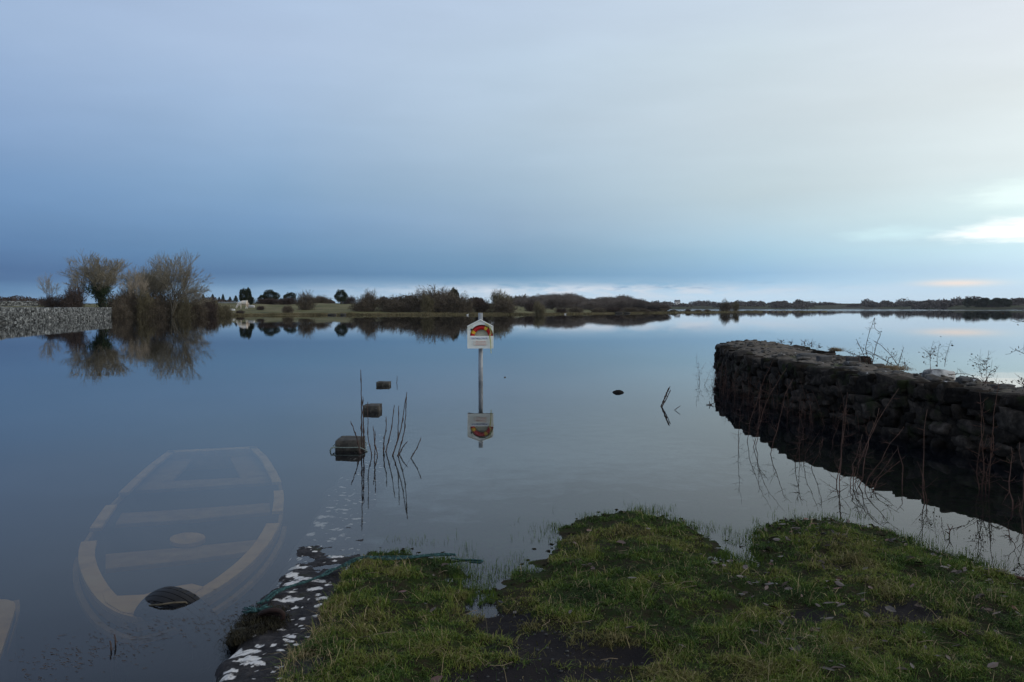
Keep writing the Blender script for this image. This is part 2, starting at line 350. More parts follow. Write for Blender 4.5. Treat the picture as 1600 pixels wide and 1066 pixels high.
# ------------------------------------------------------------------ stone quay with lichen
def build_quay():
    Ys = np.arange(1.5, 22, .014); us = np.arange(0, .52, .0125)
    YY, UU = np.meshgrid(Ys, us, indexing='ij')
    edge = (fbm2(YY, YY * 0, 3.0, 4, 21) - .5) * .16
    XX = quay_x(YY) + UU * (1 + edge * 1.2) + edge * (1 - UU / .52)
    ZZ = quay_top(YY) + (fbm2(XX, YY, 6, 5, 22) - .5) * .05 + (fbm2(XX, YY, 30, 3, 23) - .5) * .012
    ZZ -= .04 * np.exp(-UU / .03)
    blobs = []
    R = random.Random(4)
    listed = [(385, 1032, 20, 9), (352, 1056, 16, 5), (428, 935, 0, 0), (455, 938, 22, 4), (492, 921, 12, 4), (470, 905, 14, 4), (458, 912, 14, 5), (455, 898, 12, 5), (465, 886, 14, 3), (500, 908, 18, 3),
              (440, 984, 8, 2), (448, 1005, 8, 3), (462, 1010, 6, 3), (462, 950, 7, 3), (503, 938, 12, 3), (497, 947, 6, 3), (512, 913, 6, 2), (520, 870, 6, 2), (531, 871, 7, 3), (503, 808, 16, 4), (500, 819, 10, 4), (485, 833, 6, 3),
              (522, 826, 7, 2), (533, 829, 6, 2), (534, 835, 5, 2), (538, 796, 8, 2), (518, 792, 7, 1.5), (556, 787, 5, 1), (557, 810, 8, 1.2), (536, 773, 6, 1), (527, 750, 6, 1), (548, 856, 4, 1.5), (548, 774, 5, 1), (543, 822, 4, 1), (437, 1045, 7, 2),
              (362, 1047, 12, 4), (402, 1040, 12, 3), (372, 1018, 14, 6), (395, 1018, 16, 7), (520, 840, 5, 2), (455, 925, 10, 2), (478, 858, 3, 1), (452, 868, 4, 2), (521, 878, 4, 1.5)]
    for x, y, rx, ry in listed:
        if rx == 0: continue
        zt = float(quay_top(onz(x, y)[1])); c = onz(x, y, zt); ax = rx / F * c[1]; ay = abs(onz(x, y - ry, zt)[1] - c[1])
        blobs.append((c[0], c[1], ax, ay))
    for i in range(420):
        y = R.uniform(2, 12); blobs.append((float(quay_x(y)) + R.uniform(.03, .5), y, *(2 * [R.choice([.005, .008, .012, .02])])))
    L_ = np.full(XX.shape, -2.0); wob = (fbm2(XX, YY, 34, 5, 25) - .5) * 3.6
    for cx, cy, ax, ay in blobs:
        L_ = np.maximum(L_, 1 - np.sqrt(((XX - cx) / ax) ** 2 + ((YY - cy) / ay) ** 2) + wob * .55)
    lich = np.clip(L_ * 3.5 + .35, 0, 1) * (.55 + .45 * np.clip((fbm2(XX, YY, 45, 3, 27) - .42) * 9, 0, 1))
    ny_, nu = XX.shape; ii = np.arange(ny_ * nu).reshape(ny_, nu)
    V = np.stack([XX.ravel(), YY.ravel(), ZZ.ravel()], 1)
    Qf = np.stack([ii[:-1, :-1], ii[:-1, 1:], ii[1:, 1:], ii[1:, :-1]], -1).reshape(-1, 4)
    # water-side face, rough masonry falling to the bed
    hs = np.array([.03, .12, .3, .6, 1.35]); base = V[ii[:, 0]]; rows = [ii[:, 0]]; VV = [V]; n0 = len(V)
    for h in hs:
        p = base.copy(); p[:, 2] -= h; p[:, 0] += -.01 - .05 * (fbm2(p[:, 1], p[:, 2] * 2, 4, 3, 26) - .3); VV.append(p); rows.append(np.arange(n0, n0 + len(p))); n0 += len(p)
    Fs = [Qf]
    for r0, r1 in zip(rows[:-1], rows[1:]): Fs.append(np.stack([r0[:-1], r0[1:], r1[1:], r1[:-1]], -1))
    lat = np.concatenate([lich.ravel(), np.zeros(n0 - len(V))])
    m = mat('quay_stone', [(.007, .007, .008), (.026, .024, .026), (.05, .047, .048)], 14, .85, 1.0, .03, 10, .3, .75, spec=.15)
    overlay(m, (.075, .07, .068), 40, .60, .72)
    overlay(m, (.03, .035, .015), 5, .58, .7, seed=3)
    overlay(m, (.60, .585, .57), 110, .30, .75, attr='lichen', detail=8)
    return mesh_obj('stone_quay', np.concatenate(VV), np.concatenate(Fs), m, smooth_=True, attrs={'lichen': lat})
q = build_quay(); tag(q, 'low dark stone quay edge spotted with white lichen, slipping under the water beside the grass', 'quay')

# ------------------------------------------------------------------ rocks
def cubesphere(n=5):
    V = {}; Fc = []
    def vid(p):
        k = tuple(int(round(c * 1000)) for c in p)
        if k not in V: V[k] = len(V)
        return V[k]
    g_ = np.linspace(-1, 1, n + 1)
    for ax in range(3):
        for s in (-1, 1):
            for i in range(n):
                for j in range(n):
                    c = []
                    for (a_, b_) in ((g_[i], g_[j]), (g_[i + 1], g_[j]), (g_[i + 1], g_[j + 1]), (g_[i], g_[j + 1])):
                        p = [0, 0, 0]; p[ax] = s; p[(ax + 1) % 3] = a_; p[(ax + 2) % 3] = b_; c.append(vid(p))
                    Fc.append(tuple(c) if s > 0 else tuple(c[::-1]))
    P = np.array([[a / 1000 for a in k] for k in V]); return P, np.array(Fc)
CSP = {n: cubesphere(n) for n in (2, 3, 5, 8)}
def rock(dims, seed, n=5, box=.55, amp=.16):
    P, Fc = CSP[n]; sph = P / np.linalg.norm(P, axis=1, keepdims=True)
    Vv = P * box + sph * (1 - box) * 1.15
    Vv = Vv * (1 + amp * 2 * (fbm(Vv * 1.1 + seed * 5.1, 3)[:, None] - .5))
    Vv += amp * .5 * (np.stack([fbm(Vv * 2.3 + seed + k * 9, 3) for k in range(3)], 1) - .5)
    return Vv * np.asarray(dims) / 2, Fc
class RB:                        # many rocks in one mesh
    def __init__(s): s.V = []; s.F = []; s.T = []; s.n = 0
    def add(s, V, Fc, tone=.5): s.V.append(V); s.F.append(Fc + s.n); s.T.append(np.full(len(V), tone)); s.n += len(V)
    def build(s, name, m, parent=None, sm=True): return mesh_obj(name, np.concatenate(s.V), np.concatenate(s.F), m, parent, sm, attrs={'tone': np.concatenate(s.T)})

# ------------------------------------------------------------------ the dark jetty wall at the right
front = np.array([(5.80, 22.6), (5.38, 21.0), (4.96, 17.3), (5.02, 14.1), (5.44, 11.7), (5.95, 9.6), (6.7, 7.5), (7.9, 5.2), (9.5, 3.2)])
back = np.array([(6.7, 23.4), (7.3, 21.5), (6.85, 16.3), (6.25, 13.2), (6.35, 11.8), (6.62, 10.2), (7.3, 8.3), (8.5, 6.2), (10.2, 4.0)])
def resample(P, step):
    P = np.asarray(P, float); d = np.concatenate([[0], np.cumsum(np.hypot(*np.diff(P, axis=0).T))]); n = max(2, int(d[-1] / step) + 1)
    t = np.linspace(0, d[-1], n); return np.stack([np.interp(t, d, P[:, k]) for k in range(P.shape[1])], 1), t
def wall_top(X, Y): return .76 + .10 * np.clip((np.asarray(Y) - 18) / 4, 0, 1) + .0 * np.asarray(X)
def build_jetty():
    R = random.Random(11); root = empty('stone_jetty_wall', (6, 14, 0)); tag(root, 'dark dry stone jetty wall standing in the water at right, capped with soil and moss', 'stone wall')
    off = np.array([6, 14, 0.0])
    m = mat('jetty_stone', [(.008, .007, .006), (.022, .018, .015), (.055, .046, .038)], 9, .95, 1.0, .04, 9, .3, .75, spec=.12)
    t = m.node_tree; bs = t.nodes['Principled BSDF']; prev = bs.inputs['Base Color'].links[0].from_socket
    an = t.nodes.new('ShaderNodeAttribute'); an.attribute_name = 'tone'; mr = t.nodes.new('ShaderNodeMapRange'); mr.inputs[3].default_value = .4; mr.inputs[4].default_value = 2.2; t.links.new(an.outputs['Fac'], mr.inputs[0])
    vs = t.nodes.new('ShaderNodeVectorMath'); vs.operation = 'SCALE'; t.links.new(prev, vs.inputs[0]); t.links.new(mr.outputs[0], vs.inputs['Scale']); t.links.new(vs.outputs[0], bs.inputs['Base Color'])
    overlay(m, (.02, .024, .01), 3.5, .55, .68, seed=2)
    overlay(m, (.30, .30, .28), 9, .73, .78, seed=7)
    rb = RB()
    path = np.concatenate([back[2::-1], front]); P, s = resample(path, .05); tot = s[-1]
    z = -.45; k = 0
    while z < .70:
        hc = R.uniform(.09, .16); u = R.uniform(-.2, 0)
        while u < tot:
            ln = R.uniform(.10, .36) if R.random() < .85 else R.uniform(.35, .6)
            um = min(max(u + ln / 2, 0), tot - .01); i = int(um / tot * (len(P) - 1)); j = min(i + 1, len(P) - 1); i0 = max(j - 2, 0)
            tdir = P[j] - P[i0]; tdir = tdir / (np.hypot(*tdir) + 1e-9); nrm = np.array([tdir[1], -tdir[0]])   # outward = left/back side
            c = P[i]; hh = hc * R.uniform(.7, 1.75)
            V, Fc = rock((ln * 1.12, R.uniform(.22, .42), hh * 1.1), k * .37, 5, R.uniform(.55, .92), .34)
            a_ = math.atan2(tdir[1], tdir[0]) + R.uniform(-.08, .08); tl = R.uniform(-.28, .28)
            Rz = np.array([[math.cos(a_), -math.sin(a_), 0], [math.sin(a_), math.cos(a_), 0], [0, 0, 1]]); Rx = np.array([[1, 0, 0], [0, 1, 0], [0, 0, 1]]) @ np.array([[math.cos(tl), 0, math.sin(tl)], [0, 1, 0], [-math.sin(tl), 0, math.cos(tl)]])
            V = V @ (Rz @ Rx).T + np.array([c[0] + nrm[0] * R.uniform(.04, -.03) * -1, c[1] - nrm[1] * R.uniform(-.03, .04), min(z + hc / 2 + R.uniform(-.05, .05) + .09 * (float(vn(np.array([[um * .7, z * 2, 3.3]]))[0]) - .5), .70)])
            rb.add(V - off, Fc, R.random() ** 1.5); k += 1; u += ln
        z += hc
    rb.build('stones', m, root, False)
    # hearting and cap: strip between front and back edges
    n = 300; fp, _ = resample(front, .05); tt = np.linspace(0, 1, n)
    def rs(P_): 
        d = np.concatenate([[0], np.cumsum(np.hypot(*np.diff(P_, axis=0).T))]); return np.stack([np.interp(tt * d[-1], d, P_[:, k_]) for k_ in (0, 1)], 1)
    fa, ba = rs(front), rs(back); m_ = 46; vv = np.linspace(0, 1, m_)
    C = fa[:, None, :] * (1 - vv[None, :, None]) + ba[:, None, :] * vv[None, :, None]; X, Y = C[..., 0], C[..., 1]
    crown = np.minimum(np.sin(np.pi * np.clip(vv, 0, 1)) ** .5, 1)[None, :]
    Z = wall_top(X, Y) - .07 + .10 * crown + (fbm2(X, Y, 2.2, 4, 31) - .5) * .17 + (fbm2(X, Y, 9, 4, 32) - .5) * .09 + (fbm2(X, Y, 24, 3, 34) - .5) * .04
    endf = np.clip(tt / .05, 0, 1)[:, None]; Z = Z - .25 * (1 - endf) ** 2
    V = np.stack([X, Y, Z], -1).reshape(-1, 3); ii = np.arange(n * m_).reshape(n, m_)
    Qf = [np.stack([ii[:-1, :-1], ii[:-1, 1:], ii[1:, 1:], ii[1:, :-1]], -1).reshape(-1, 4)]
    # skirts down behind the facing stones
    bnd = np.concatenate([ii[::-1, 0], ii[0, 1:], ii[1:, -1]]); lo = V[bnd].copy(); lo[:, 2] = -1.0
    V = np.concatenate([V, lo]); nb = np.arange(len(V) - len(bnd), len(V)); Qf.append(np.stack([bnd[:-1], bnd[1:], nb[1:], nb[:-1]], -1))
    cm = mat('jetty_cap_soil', [(.03, .025, .02), (.085, .07, .055), (.13, .11, .09), (.05, .05, .03)], 7, .95, .8, .03, 9, .28, .75)
    overlay(cm, (.05, .065, .015), 1.6, .56, .68, seed=4); overlay(cm, (.20, .18, .16), 26, .60, .72, seed=8); overlay(cm, (.38, .37, .36), 4.5, .70, .74, seed=12)
    Vcap = V.copy(); mesh_obj('soil_cap', V - off, np.concatenate(Qf), cm, root, True)
    # capping stones along the edges
    cb = RB(); 
    for e in (0, 1):
        P_, s_ = resample(front if e == 0 else back, .05); u = 0
        while u < s_[-1] - .1:
            ln = R.uniform(.2, .55); i = min(int((u + ln / 2) / s_[-1] * (len(P_) - 1)), len(P_) - 2); c = P_[i]; td = P_[i + 1] - P_[i]
            if R.random() < (.9 if e == 0 else .35):
                V, Fc = rock((ln, R.uniform(.25, .42), R.uniform(.04, .08) if e == 0 else R.uniform(.05, .10)), k * .7, 5, .55, .22); k += 1
                a_ = math.atan2(td[1], td[0]) + R.uniform(-.25, .25); Rz = np.array([[math.cos(a_), -math.sin(a_), 0], [math.sin(a_), math.cos(a_), 0], [0, 0, 1]])
                V = V @ Rz.T + np.array([c[0] + (.09 if e == 0 else -.1), c[1], float(wall_top(c[0], c[1])) - .075 + R.uniform(0, .025)])
                cb.add(V - off, Fc, R.random())
            u += ln
    cb.build('capping_stones', m, root, True)
    rbb = RB(); rm = mat('rubble_stone', [(.03, .027, .024), (.09, .082, .072), (.15, .14, .13)], 7, .9, .6, .02, 7, .3, .7, spec=.15); overlay(rm, (.42, .41, .40), 12, .64, .68)
    for kk in range(900):
        i = R.randrange(4, n - 1); j = R.uniform(.02, .98); jj = int(j * (m_ - 1)); p = Vcap[ii[i, jj]]; r_ = R.uniform(.015, .05) * (2.2 if R.random() < .08 else 1)
        Vr, Fr = rock((r_ * R.uniform(1.4, 3), r_ * R.uniform(1.2, 2.4), r_ * R.uniform(.5, 1.0)), kk * .71, 3, .4, .5); a_ = R.uniform(0, 3.1); Rz = np.array([[math.cos(a_), -math.sin(a_), 0], [math.sin(a_), math.cos(a_), 0], [0, 0, 1]]); rbb.add(Vr @ Rz.T + p + [0, 0, r_ * .2] - off, Fr, R.random())
    tag(rbb.build('rubble', rm, root, True), None, None, None, 'stuff')
    # a few loose stones standing proud of the cap, as parts
    wh = mat('pale_stone', [(.10, .10, .10), (.55, .54, .52)], 4, .8, .6, .02, 5, .42, .56)
    dk = mat('loose_stone', [(.03, .03, .03), (.12, .115, .11)], 5, .85, .7, .02, 7)
    for (px, py, w_, h_, mm, lab, dY) in [(1465, 587, 44, 13, wh, 'stone half covered in white lichen', 12.0), (1510, 596, 32, 11, dk, 'low dark stone', 11.2), (1333, 567, 20, 15, dk, 'square dark stone', 15.4),
                                 (1131, 543, 20, 9, dk, 'jutting end stone', 21.6), (1566, 606, 34, 9, dk, None, 10.4), (1262, 556, 30, 6, dk, None, 16.5), (1288, 560, 22, 6, dk, None, 15.6)]:
        c = aty(px, py, dY); W = w_ / F * dY; Hh = h_ / F * dY
        V, Fc = rock((W, W * .7, Hh * 2.0), px * .1, 8, .45 if mm is wh else .7, .25); o = mesh_obj('loose_stone', V, Fc, mm, root, True, loc=tuple(c - off - np.array([0, 0, Hh * .35])))
        if lab: tag(o, lab)
    return root
jetty = build_jetty()
CAPW = lambda X, Y: float(wall_top(X, Y))


# ------------------------------------------------------------------ lifebuoy station
PY = 20.4
pole_x = float(aty(751, 560, PY)[0]); zt = lambda py: float(aty(751, py, PY)[2]); pw = PY / F
galv = mat('galvanised_steel', [(.22, .235, .25), (.36, .38, .40)], 14, .45, .15, .004, 5, metal=.35, spec=.5)
shell = mat('weathered_white_plastic', [(.62, .65, .57), (.78, .80, .74), (.84, .85, .81)], 5, .45, .1, .004, 6, .25, .6, spec=.45)
overlay(shell, (.34, .38, .24), 3.2, .56, .75, seed=5)
st = empty('lifebuoy_station', (pole_x, PY, 0)); tag(st, 'white house-shaped lifebuoy housing on a grey steel pole standing in the flooded lake', 'lifebuoy station')
b = MB(); b.tube([(0, 0, -1.3), (0, 0, zt(489) )], .056, 14); b.build('pole', galv, st, True)
hw = 20.0 * pw; hz0 = zt(544) ; hz1 = zt(510); hz2 = zt(500); yf, yb = -.22, -.058
rgx = .02
def ring_arc(sides): pass
outer = [(-hw, hz0), (hw, hz0), (hw, hz1), (0.0, hz2 + .005), (-hw, hz1)]
slot_z = zt(524.5); cx_, cz_ = .035, slot_z + .02
slot = [(cx_ + .285 * math.cos(a_), cz_ + .255 * math.sin(a_) if math.sin(a_) > 0 else slot_z) for a_ in np.linspace(0, math.pi, 19)]
slot[0] = (slot[0][0], slot_z); slot[-1] = (slot[-1][0], slot_z)
# front plate built as quads between slot and outline
def perim(poly, n):
    P = np.array(poly + [poly[0]]); d = np.concatenate([[0], np.cumsum(np.hypot(*np.diff(P, axis=0).T))]); tt_ = np.linspace(0, d[-1], n, endpoint=False)
    return np.stack([np.interp(tt_, d, P[:, 0]), np.interp(tt_, d, P[:, 1])], 1)
b = MB()
# angular matching keeps the strip tidy
C0 = np.array([cx_, slot_z + .08]); angs = np.linspace(0, 2 * math.pi, 96, endpoint=False)
corner = [math.atan2(p[1] - C0[1], p[0] - C0[0]) for p in outer] + [math.atan2(p[1] - C0[1], p[0] - C0[0]) for p in (slot[0], slot[-1])]
angs = np.array(sorted(set(np.round(np.concatenate([angs, np.mod(corner, 2 * math.pi)]), 5))))
def cast(poly, th):
    d = np.array([math.cos(th), math.sin(th)]); best = None
    for i in range(len(poly)):
        p = np.array(poly[i]) - C0; q_ = np.array(poly[(i + 1) % len(poly)]) - C0; ed = q_ - p; den = d[0] * ed[1] - d[1] * ed[0]
        if abs(den) < 1e-9: continue
        t_ = (p[0] * ed[1] - p[1] * ed[0]) / den; u_ = (p[0] * d[1] - p[1] * d[0]) / den
        if t_ > 0 and -1e-4 <= u_ <= 1.0001 and (best is None or t_ > best): best = t_
    return C0 + d * best
oi = [cast(outer, th) for th in angs]; ii_ = [cast(slot, th) for th in angs]; n = len(angs)
V = [(p[0], yf, p[1]) for p in oi] + [(p[0], yf, p[1]) for p in ii_] + [(p[0], yf + .022, p[1]) for p in ii_] + [(p[0], yb, p[1]) for p in oi]
Fc = []
for k in range(n):
    j = (k + 1) % n; Fc += [(k, j, n + j, n + k), (n + k, n + j, 2 * n + j, 2 * n + k), (j, k, 3 * n + k, 3 * n + j)]
Fc.append(tuple(3 * n + k for k in range(n)))
b.add(V, Fc)
# raised rim along the roof edges
for p, q_ in ((outer[2], outer[3]), (outer[3], outer[4])):
    p = np.array([p[0], yf - .006, p[1]]); q_ = np.array([q_[0], yf - .006, q_[1]]); b.tube([p, q_], .014, 8)
b.build('housing', shell, st)
b = MB(); b.prism([(-hw * .93, hz0 + .03), (hw * .93, hz0 + .03), (hw * .93, hz1 - .01), (0, hz2 - .03), (-hw * .93, hz1 - .01)], yb - .02, yb - .012)
b.build('housing_back', overlay(mat('inner_shell', [(.50, .50, .36), (.66, .66, .52)], 4, .6, 0), (.55, .33, .05), 6, .58, .7, seed=1), st)
b = MB(); b.box((cx_ - .255, yf - .004, slot_z + .155), (.035, .012, .045)); b.build('latch', mat('black_rubber', [(.01, .01, .01), (.03, .03, .03)], 8, .6), st)
pl = mat('white_plaque', [(.70, .74, .80), (.80, .83, .87)], 4, .35, 0)
ink = mat('dark_ink', [(.04, .05, .12), (.06, .07, .15)], 4, .6, 0); red = mat('faded_red_ink', [(.55, .25, .2), (.7, .42, .35)], 4, .7, 0)
b = MB(); b.box((-.02, yf - .006, zt(528)), (27 * pw, .008, 3.2 * pw)); p1 = b.build('plaque', pl, st)
def text_part(txt, name, m, parent, loc, size, width=None):
    cu = bpy.data.curves.new(name, 'FONT'); cu.body = txt; cu.size = size; cu.align_x = 'CENTER'; cu.align_y = 'CENTER'; cu.extrude = .001
    to = bpy.data.objects.new('tmp_text', cu); COL.objects.link(to); dg = bpy.context.evaluated_depsgraph_get(); me = bpy.data.meshes.new_from_object(to.evaluated_get(dg)); bpy.data.objects.remove(to)
    me.name = name; o = bpy.data.objects.new(name, me); COL.objects.link(o); me.materials.clear(); me.materials.append(m); o.parent = parent; o.location = loc; o.rotation_euler = (math.pi / 2, 0, 0)
    if width:
        xs_ = [v.co.x for v in me.vertices]; k = width / (max(xs_) - min(xs_))
        for v in me.vertices: v.co.x *= k
    return o
text_part('Stolen Ringbuoy - Stolen Life', 'lettering', ink, p1, (-.02, yf - .0115, zt(528)), .042, .38)
b = MB(); b.box((.0, yf - .006, zt(535.5)), (21.5 * pw, .008, 7.5 * pw)); p2 = b.build('plaque', mat('stained_plaque', [(.62, .62, .56), (.72, .70, .64), (.70, .55, .46)], 9, .5, 0), st); tag(p2, 'stained plaque with faded red lines')
b = MB(); R = random.Random(2)
for k, zz in enumerate((2.6, 1.2, -.3, -1.6, -2.8)):
    x = -.13 + R.uniform(0, .03)
    while x < .13:
        w_ = R.uniform(.012, .04); b.box((x + w_ / 2, yf - .0115, zt(535.5) + zz * pw), (w_, .003, .011 if k in (0, 4) else .007)); x += w_ + .012
b.build('faded_lettering', red, p2)

# lifebuoy: torus with four yellow bands
ring_r, ring_t = .226, .056
rc = np.array([cx_ - .008, yf + .082, slot_z - .02])
nu, nv = 96, 14; V = []; fr_ = []; fy = []
for i in range(nu):
    a_ = 2 * math.pi * i / nu; band = False
    for k in range(nv):
        b_ = 2 * math.pi * k / nv; V.append(((ring_r + ring_t * math.cos(b_)) * math.cos(a_), ring_t * .85 * math.sin(b_), (ring_r + ring_t * math.cos(b_)) * math.sin(a_)))
for i in range(nu):
    a_ = math.degrees(2 * math.pi * (i + .5) / nu)
    band = any(abs((a_ - c_ + 180) % 360 - 180) < 8 for c_ in (62, 152, 242, 332))
    for k in range(nv): (fy if band else fr_).append((i * nv + k, ((i + 1) % nu) * nv + k, ((i + 1) % nu) * nv + (k + 1) % nv, i * nv + (k + 1) % nv))
ringm = mat('red_buoy_plastic', [(.48, .012, .018), (.62, .03, .03)], 5, .5, .1, .002)
lb = empty('lifebuoy', np.array([pole_x, PY, 0]) + rc); tag(lb, 'red and yellow ring lifebuoy sitting inside the white housing', 'lifebuoy')
mesh_obj('ring', V, fr_, ringm, lb, True)
Vb = np.array(V); Vb = Vb * 1.0
mesh_obj('yellow_band', Vb, fy, mat('yellow_tape', [(.75, .42, .03), (.85, .55, .06)], 4, .5, 0), lb, True)
b = MB(); b.tube([(.215 * math.cos(a_) * 1.36, -.045 - .01 * math.sin(a_ * 6), .215 * math.sin(a_) * 1.36) for a_ in np.linspace(-.4, math.pi + .4, 40)], .0055, 5); b.build('grab_line', mat('pale_cord', [(.5, .48, .3), (.65, .62, .45)], 30, .9, 0), lb, True)
yr = mat('yellow_green_rope', [(.42, .42, .12), (.62, .62, .25)], 60, .9, 0)
b = MB(); R = random.Random(9)
x0_ = .245
pts = [(x0_ - .13, yf - .02, hz2 - .09), (x0_ - .05, yf - .025, hz1 + .04), (x0_ - .03, yf - .022, slot_z + .22), (x0_ + .01, yf - .02, slot_z + .1), (x0_ - .02, yf - .02, slot_z), (x0_ + .01, yf - .02, slot_z - .16), (x0_ + .015, yf - .018, hz0 - .02), (x0_ + .02, yf - .015, hz0 - .12)]
P_ = np.array(pts); tt_ = np.linspace(0, len(P_) - 1, 40); b.tube(np.stack([np.interp(tt_, range(len(P_)), P_[:, k]) for k in range(3)], 1), .009, 5)
P2 = P_[:6] + np.array([.012, -.004, 0]) * np.array([[1], [-2], [2], [3], [1], [.5]]); tt_ = np.linspace(0, 5, 30); b.tube(np.stack([np.interp(tt_, range(6), P2[:, k]) for k in range(3)], 1), .006, 5)
o = b.build('throwing_rope', yr, None, True, loc=(pole_x, PY, 0)); tag(o, 'thin yellow green rope hanging down the front of the lifebuoy housing', 'rope')

# ------------------------------------------------------------------ mooring blocks in a row along the sunk quay
blk = mat('mooring_block_stone', [(.018, .017, .015), (.05, .046, .04), (.09, .082, .07)], 9, .9, .7, .02, 8)
overlay(blk, (.34, .33, .30), 22, .63, .70, detail=9)
def block(px, py, wpx, hpx, dep, seed, label, rz=0.0):
    c = onz(px, py); wd = wpx / F * c[1]; ht = hpx / F * c[1]
    V, Fc = rock((wd, dep, ht + .28), seed, 8, .97, .07); V[:, 2] += ht - (ht + .28) / 2; V[:, 2] = np.minimum(V[:, 2], ht + .006 * vn(V * 30))
    o = mesh_obj('mooring_block', V, Fc, blk, None, True, loc=(c[0], c[1] + dep / 2, 0)); o.rotation_euler = (0, 0, rz)
    tag(o, label, 'stone block', 'square stone blocks in a row along the sunken quay'); return o, c, wd, ht
b1, c1, w1, h1 = block(543, 705, 38, 17, .36, 3.3, 'nearest and largest stone block in the water, with a rope tied round it', -.05)
b2, c2, w2, h2 = block(579, 643.5, 26, 9.5, .34, 6.1, 'middle stone block of the row, behind the tall canes')
b3, c3, w3, h3 = block(598, 603, 20, 5.5, .34, 9.7, 'farthest and smallest stone block of the row')
teal = mat('teal_rope', [(.008, .02, .02), (.018, .055, .058), (.06, .15, .15)], 45, .85, .5, .004)
rp_old = mat('grey_cord', [(.10, .13, .12), (.22, .26, .24)], 40, .9, 0)
b = MB(); x0, y0 = c1[0], c1[1]; hw1 = w1 / 2
pts = [(x0 + .26, y0 - .03, .0), (x0 + .2, y0 - .04, .035), (x0 + hw1, y0 - .02, .05), (x0, y0 - .03, .048), (x0 - hw1 - .01, y0 - .02, .05), (x0 - hw1 - .05, y0 + .1, .05), (x0 - hw1 - .02, y0 + .38, .06), (x0, y0 + .4, .06), (x0 + hw1 + .02, y0 + .38, .05), (x0 + hw1 + .06, y0 + .1, .03), (x0 + .24, y0 - .03, .0)]
P_ = np.array(pts); tt_ = np.linspace(0, len(P_) - 1, 60); b.tube(np.stack([np.interp(tt_, range(len(P_)), P_[:, k]) for k in range(3)], 1), .007, 5)
b.tube([(x0 - hw1 + .01, y0 - .01, .05), (x0 - hw1 - .045, y0 - .03, .045), (x0 - hw1 - .06, y0 - .03, .0), (x0 - hw1 - .045, y0 - .03, -.03), (x0 - hw1 + .01, y0 - .01, -.05)], .011, 6)
o = b.build('cord', rp_old, None, True); tag(o, 'thin grey cord looped round the nearest stone block and the cane beside it', 'cord')

# ------------------------------------------------------------------ canes standing in the water
cane_m = mat('cane_bark', [(.035, .022, .018), (.09, .06, .05)], 12, .8, .3, .004)
def cane(parent, off, pxs, Yb, r0=.010, r1=.004, lean=0.0, name='cane', m=None, knots=True, z0=-.35):
    pts = []; n = len(pxs)
    yb_, yt_ = pxs[0][1], pxs[-1][1]
    for k, (x, y) in enumerate(pxs):
        pts.append(aty(x, y, Yb + lean * (yb_ - y) / max(1, yb_ - yt_)))
    pts = np.array(pts); d = pts[1] - pts[0]; k0 = (pts[0][2] - z0) / max(d[2], .02); k0 = min(k0, 4)
    pts = np.vstack([pts[0] - d * k0, pts]); m_ = 26 if knots else 12
    tt_ = np.linspace(0, len(pts) - 1, m_)
    P_ = np.stack([np.interp(tt_, range(len(pts)), pts[:, k]) for k in range(3)], 1)
    for _ in range(2): P_[1:-1] = (P_[:-2] + 2 * P_[1:-1] + P_[2:]) / 4
    R = random.Random(int(pxs[0][0] * 7)); P_[1:-1, 0] += np.array([R.uniform(-.004, .004) for _ in range(m_ - 2)])
    rs = np.linspace(r0, r1, m_)
    if knots: rs = rs * np.array([1.7 if k % 5 == 3 else 1.0 for k in range(m_)])
    b = MB(); b.tube(P_ - off, rs, 6); return b.build(name, m or cane_m, parent, True)
def clump(name, label, cat, lst, group=None, m=None, pname='cane', **kw):
    bx_, by_ = lst[0][0]; Y0 = onz(bx_, by_)[1]; off = np.array([aty(bx_, by_, Y0)[0], Y0, 0]); root = empty(name, off); tag(root, label, cat, group)
    for pxs in lst:
        Y = onz(*pxs[0])[1]; cane(root, off, pxs, Y, name=pname, m=m, **kw)
    return root
clump('bare_cane_plant', 'tallest pair of bare canes rising straight beside the nearest stone block', 'bare plant',
      [[(565, 704), (565, 640), (563.5, 578)], [(568.5, 704), (567.5, 650), (567, 620)], [(563, 708), (556, 680), (548, 658)]], 'bare canes standing in the water', r0=.012)
clump('bare_cane_plant', 'three thin bare canes standing just right of the tallest pair', 'bare plant',
      [[(581, 712), (575, 685), (574.5, 628)], [(590, 712), (585, 690), (583, 666)], [(585, 722), (586, 700), (586, 673)]], 'bare canes standing in the water', r0=.008, r1=.0035)
clump('bare_cane_plant', 'dense fan of dark canes leaning right, in the middle of the flooded water', 'bare plant',
      [[(613.5, 712), (622, 686), (623, 634)], [(614, 712), (628, 665), (635.6, 613)], [(621.5, 712), (632, 675), (635.5, 620)], [(624, 710), (630, 698), (636.5, 690)],
       [(599, 706), (600, 685), (603.5, 672), (603, 651)], [(603, 706), (611, 673), (616.5, 633)]], 'bare canes standing in the water', r0=.010)
clump('bare_cane_plant', 'short single cane bent right, rightmost of the canes', 'bare plant', [[(642, 716), (650, 703), (658, 684)]], 'bare canes standing in the water', r0=.009)
dk = M['twig_dark']
clump('drowned_bush', 'faint feathery twigs leaning right in open water left of the jetty', 'bare plant',
      [[(1033, 635), (1040, 620), (1047, 604)], [(1034, 636), (1042, 622), (1048, 609)], [(1033.5, 635), (1038, 622), (1045, 606)]], None, cane_m, 'twig', r0=.012, r1=.006)
clump('drowned_twig', 'tiny forked twig poking out of the water beside the feathery twigs', 'twig', [[(1054, 641), (1059, 637), (1063, 634)]], None, cane_m, 'twig', r0=.007)
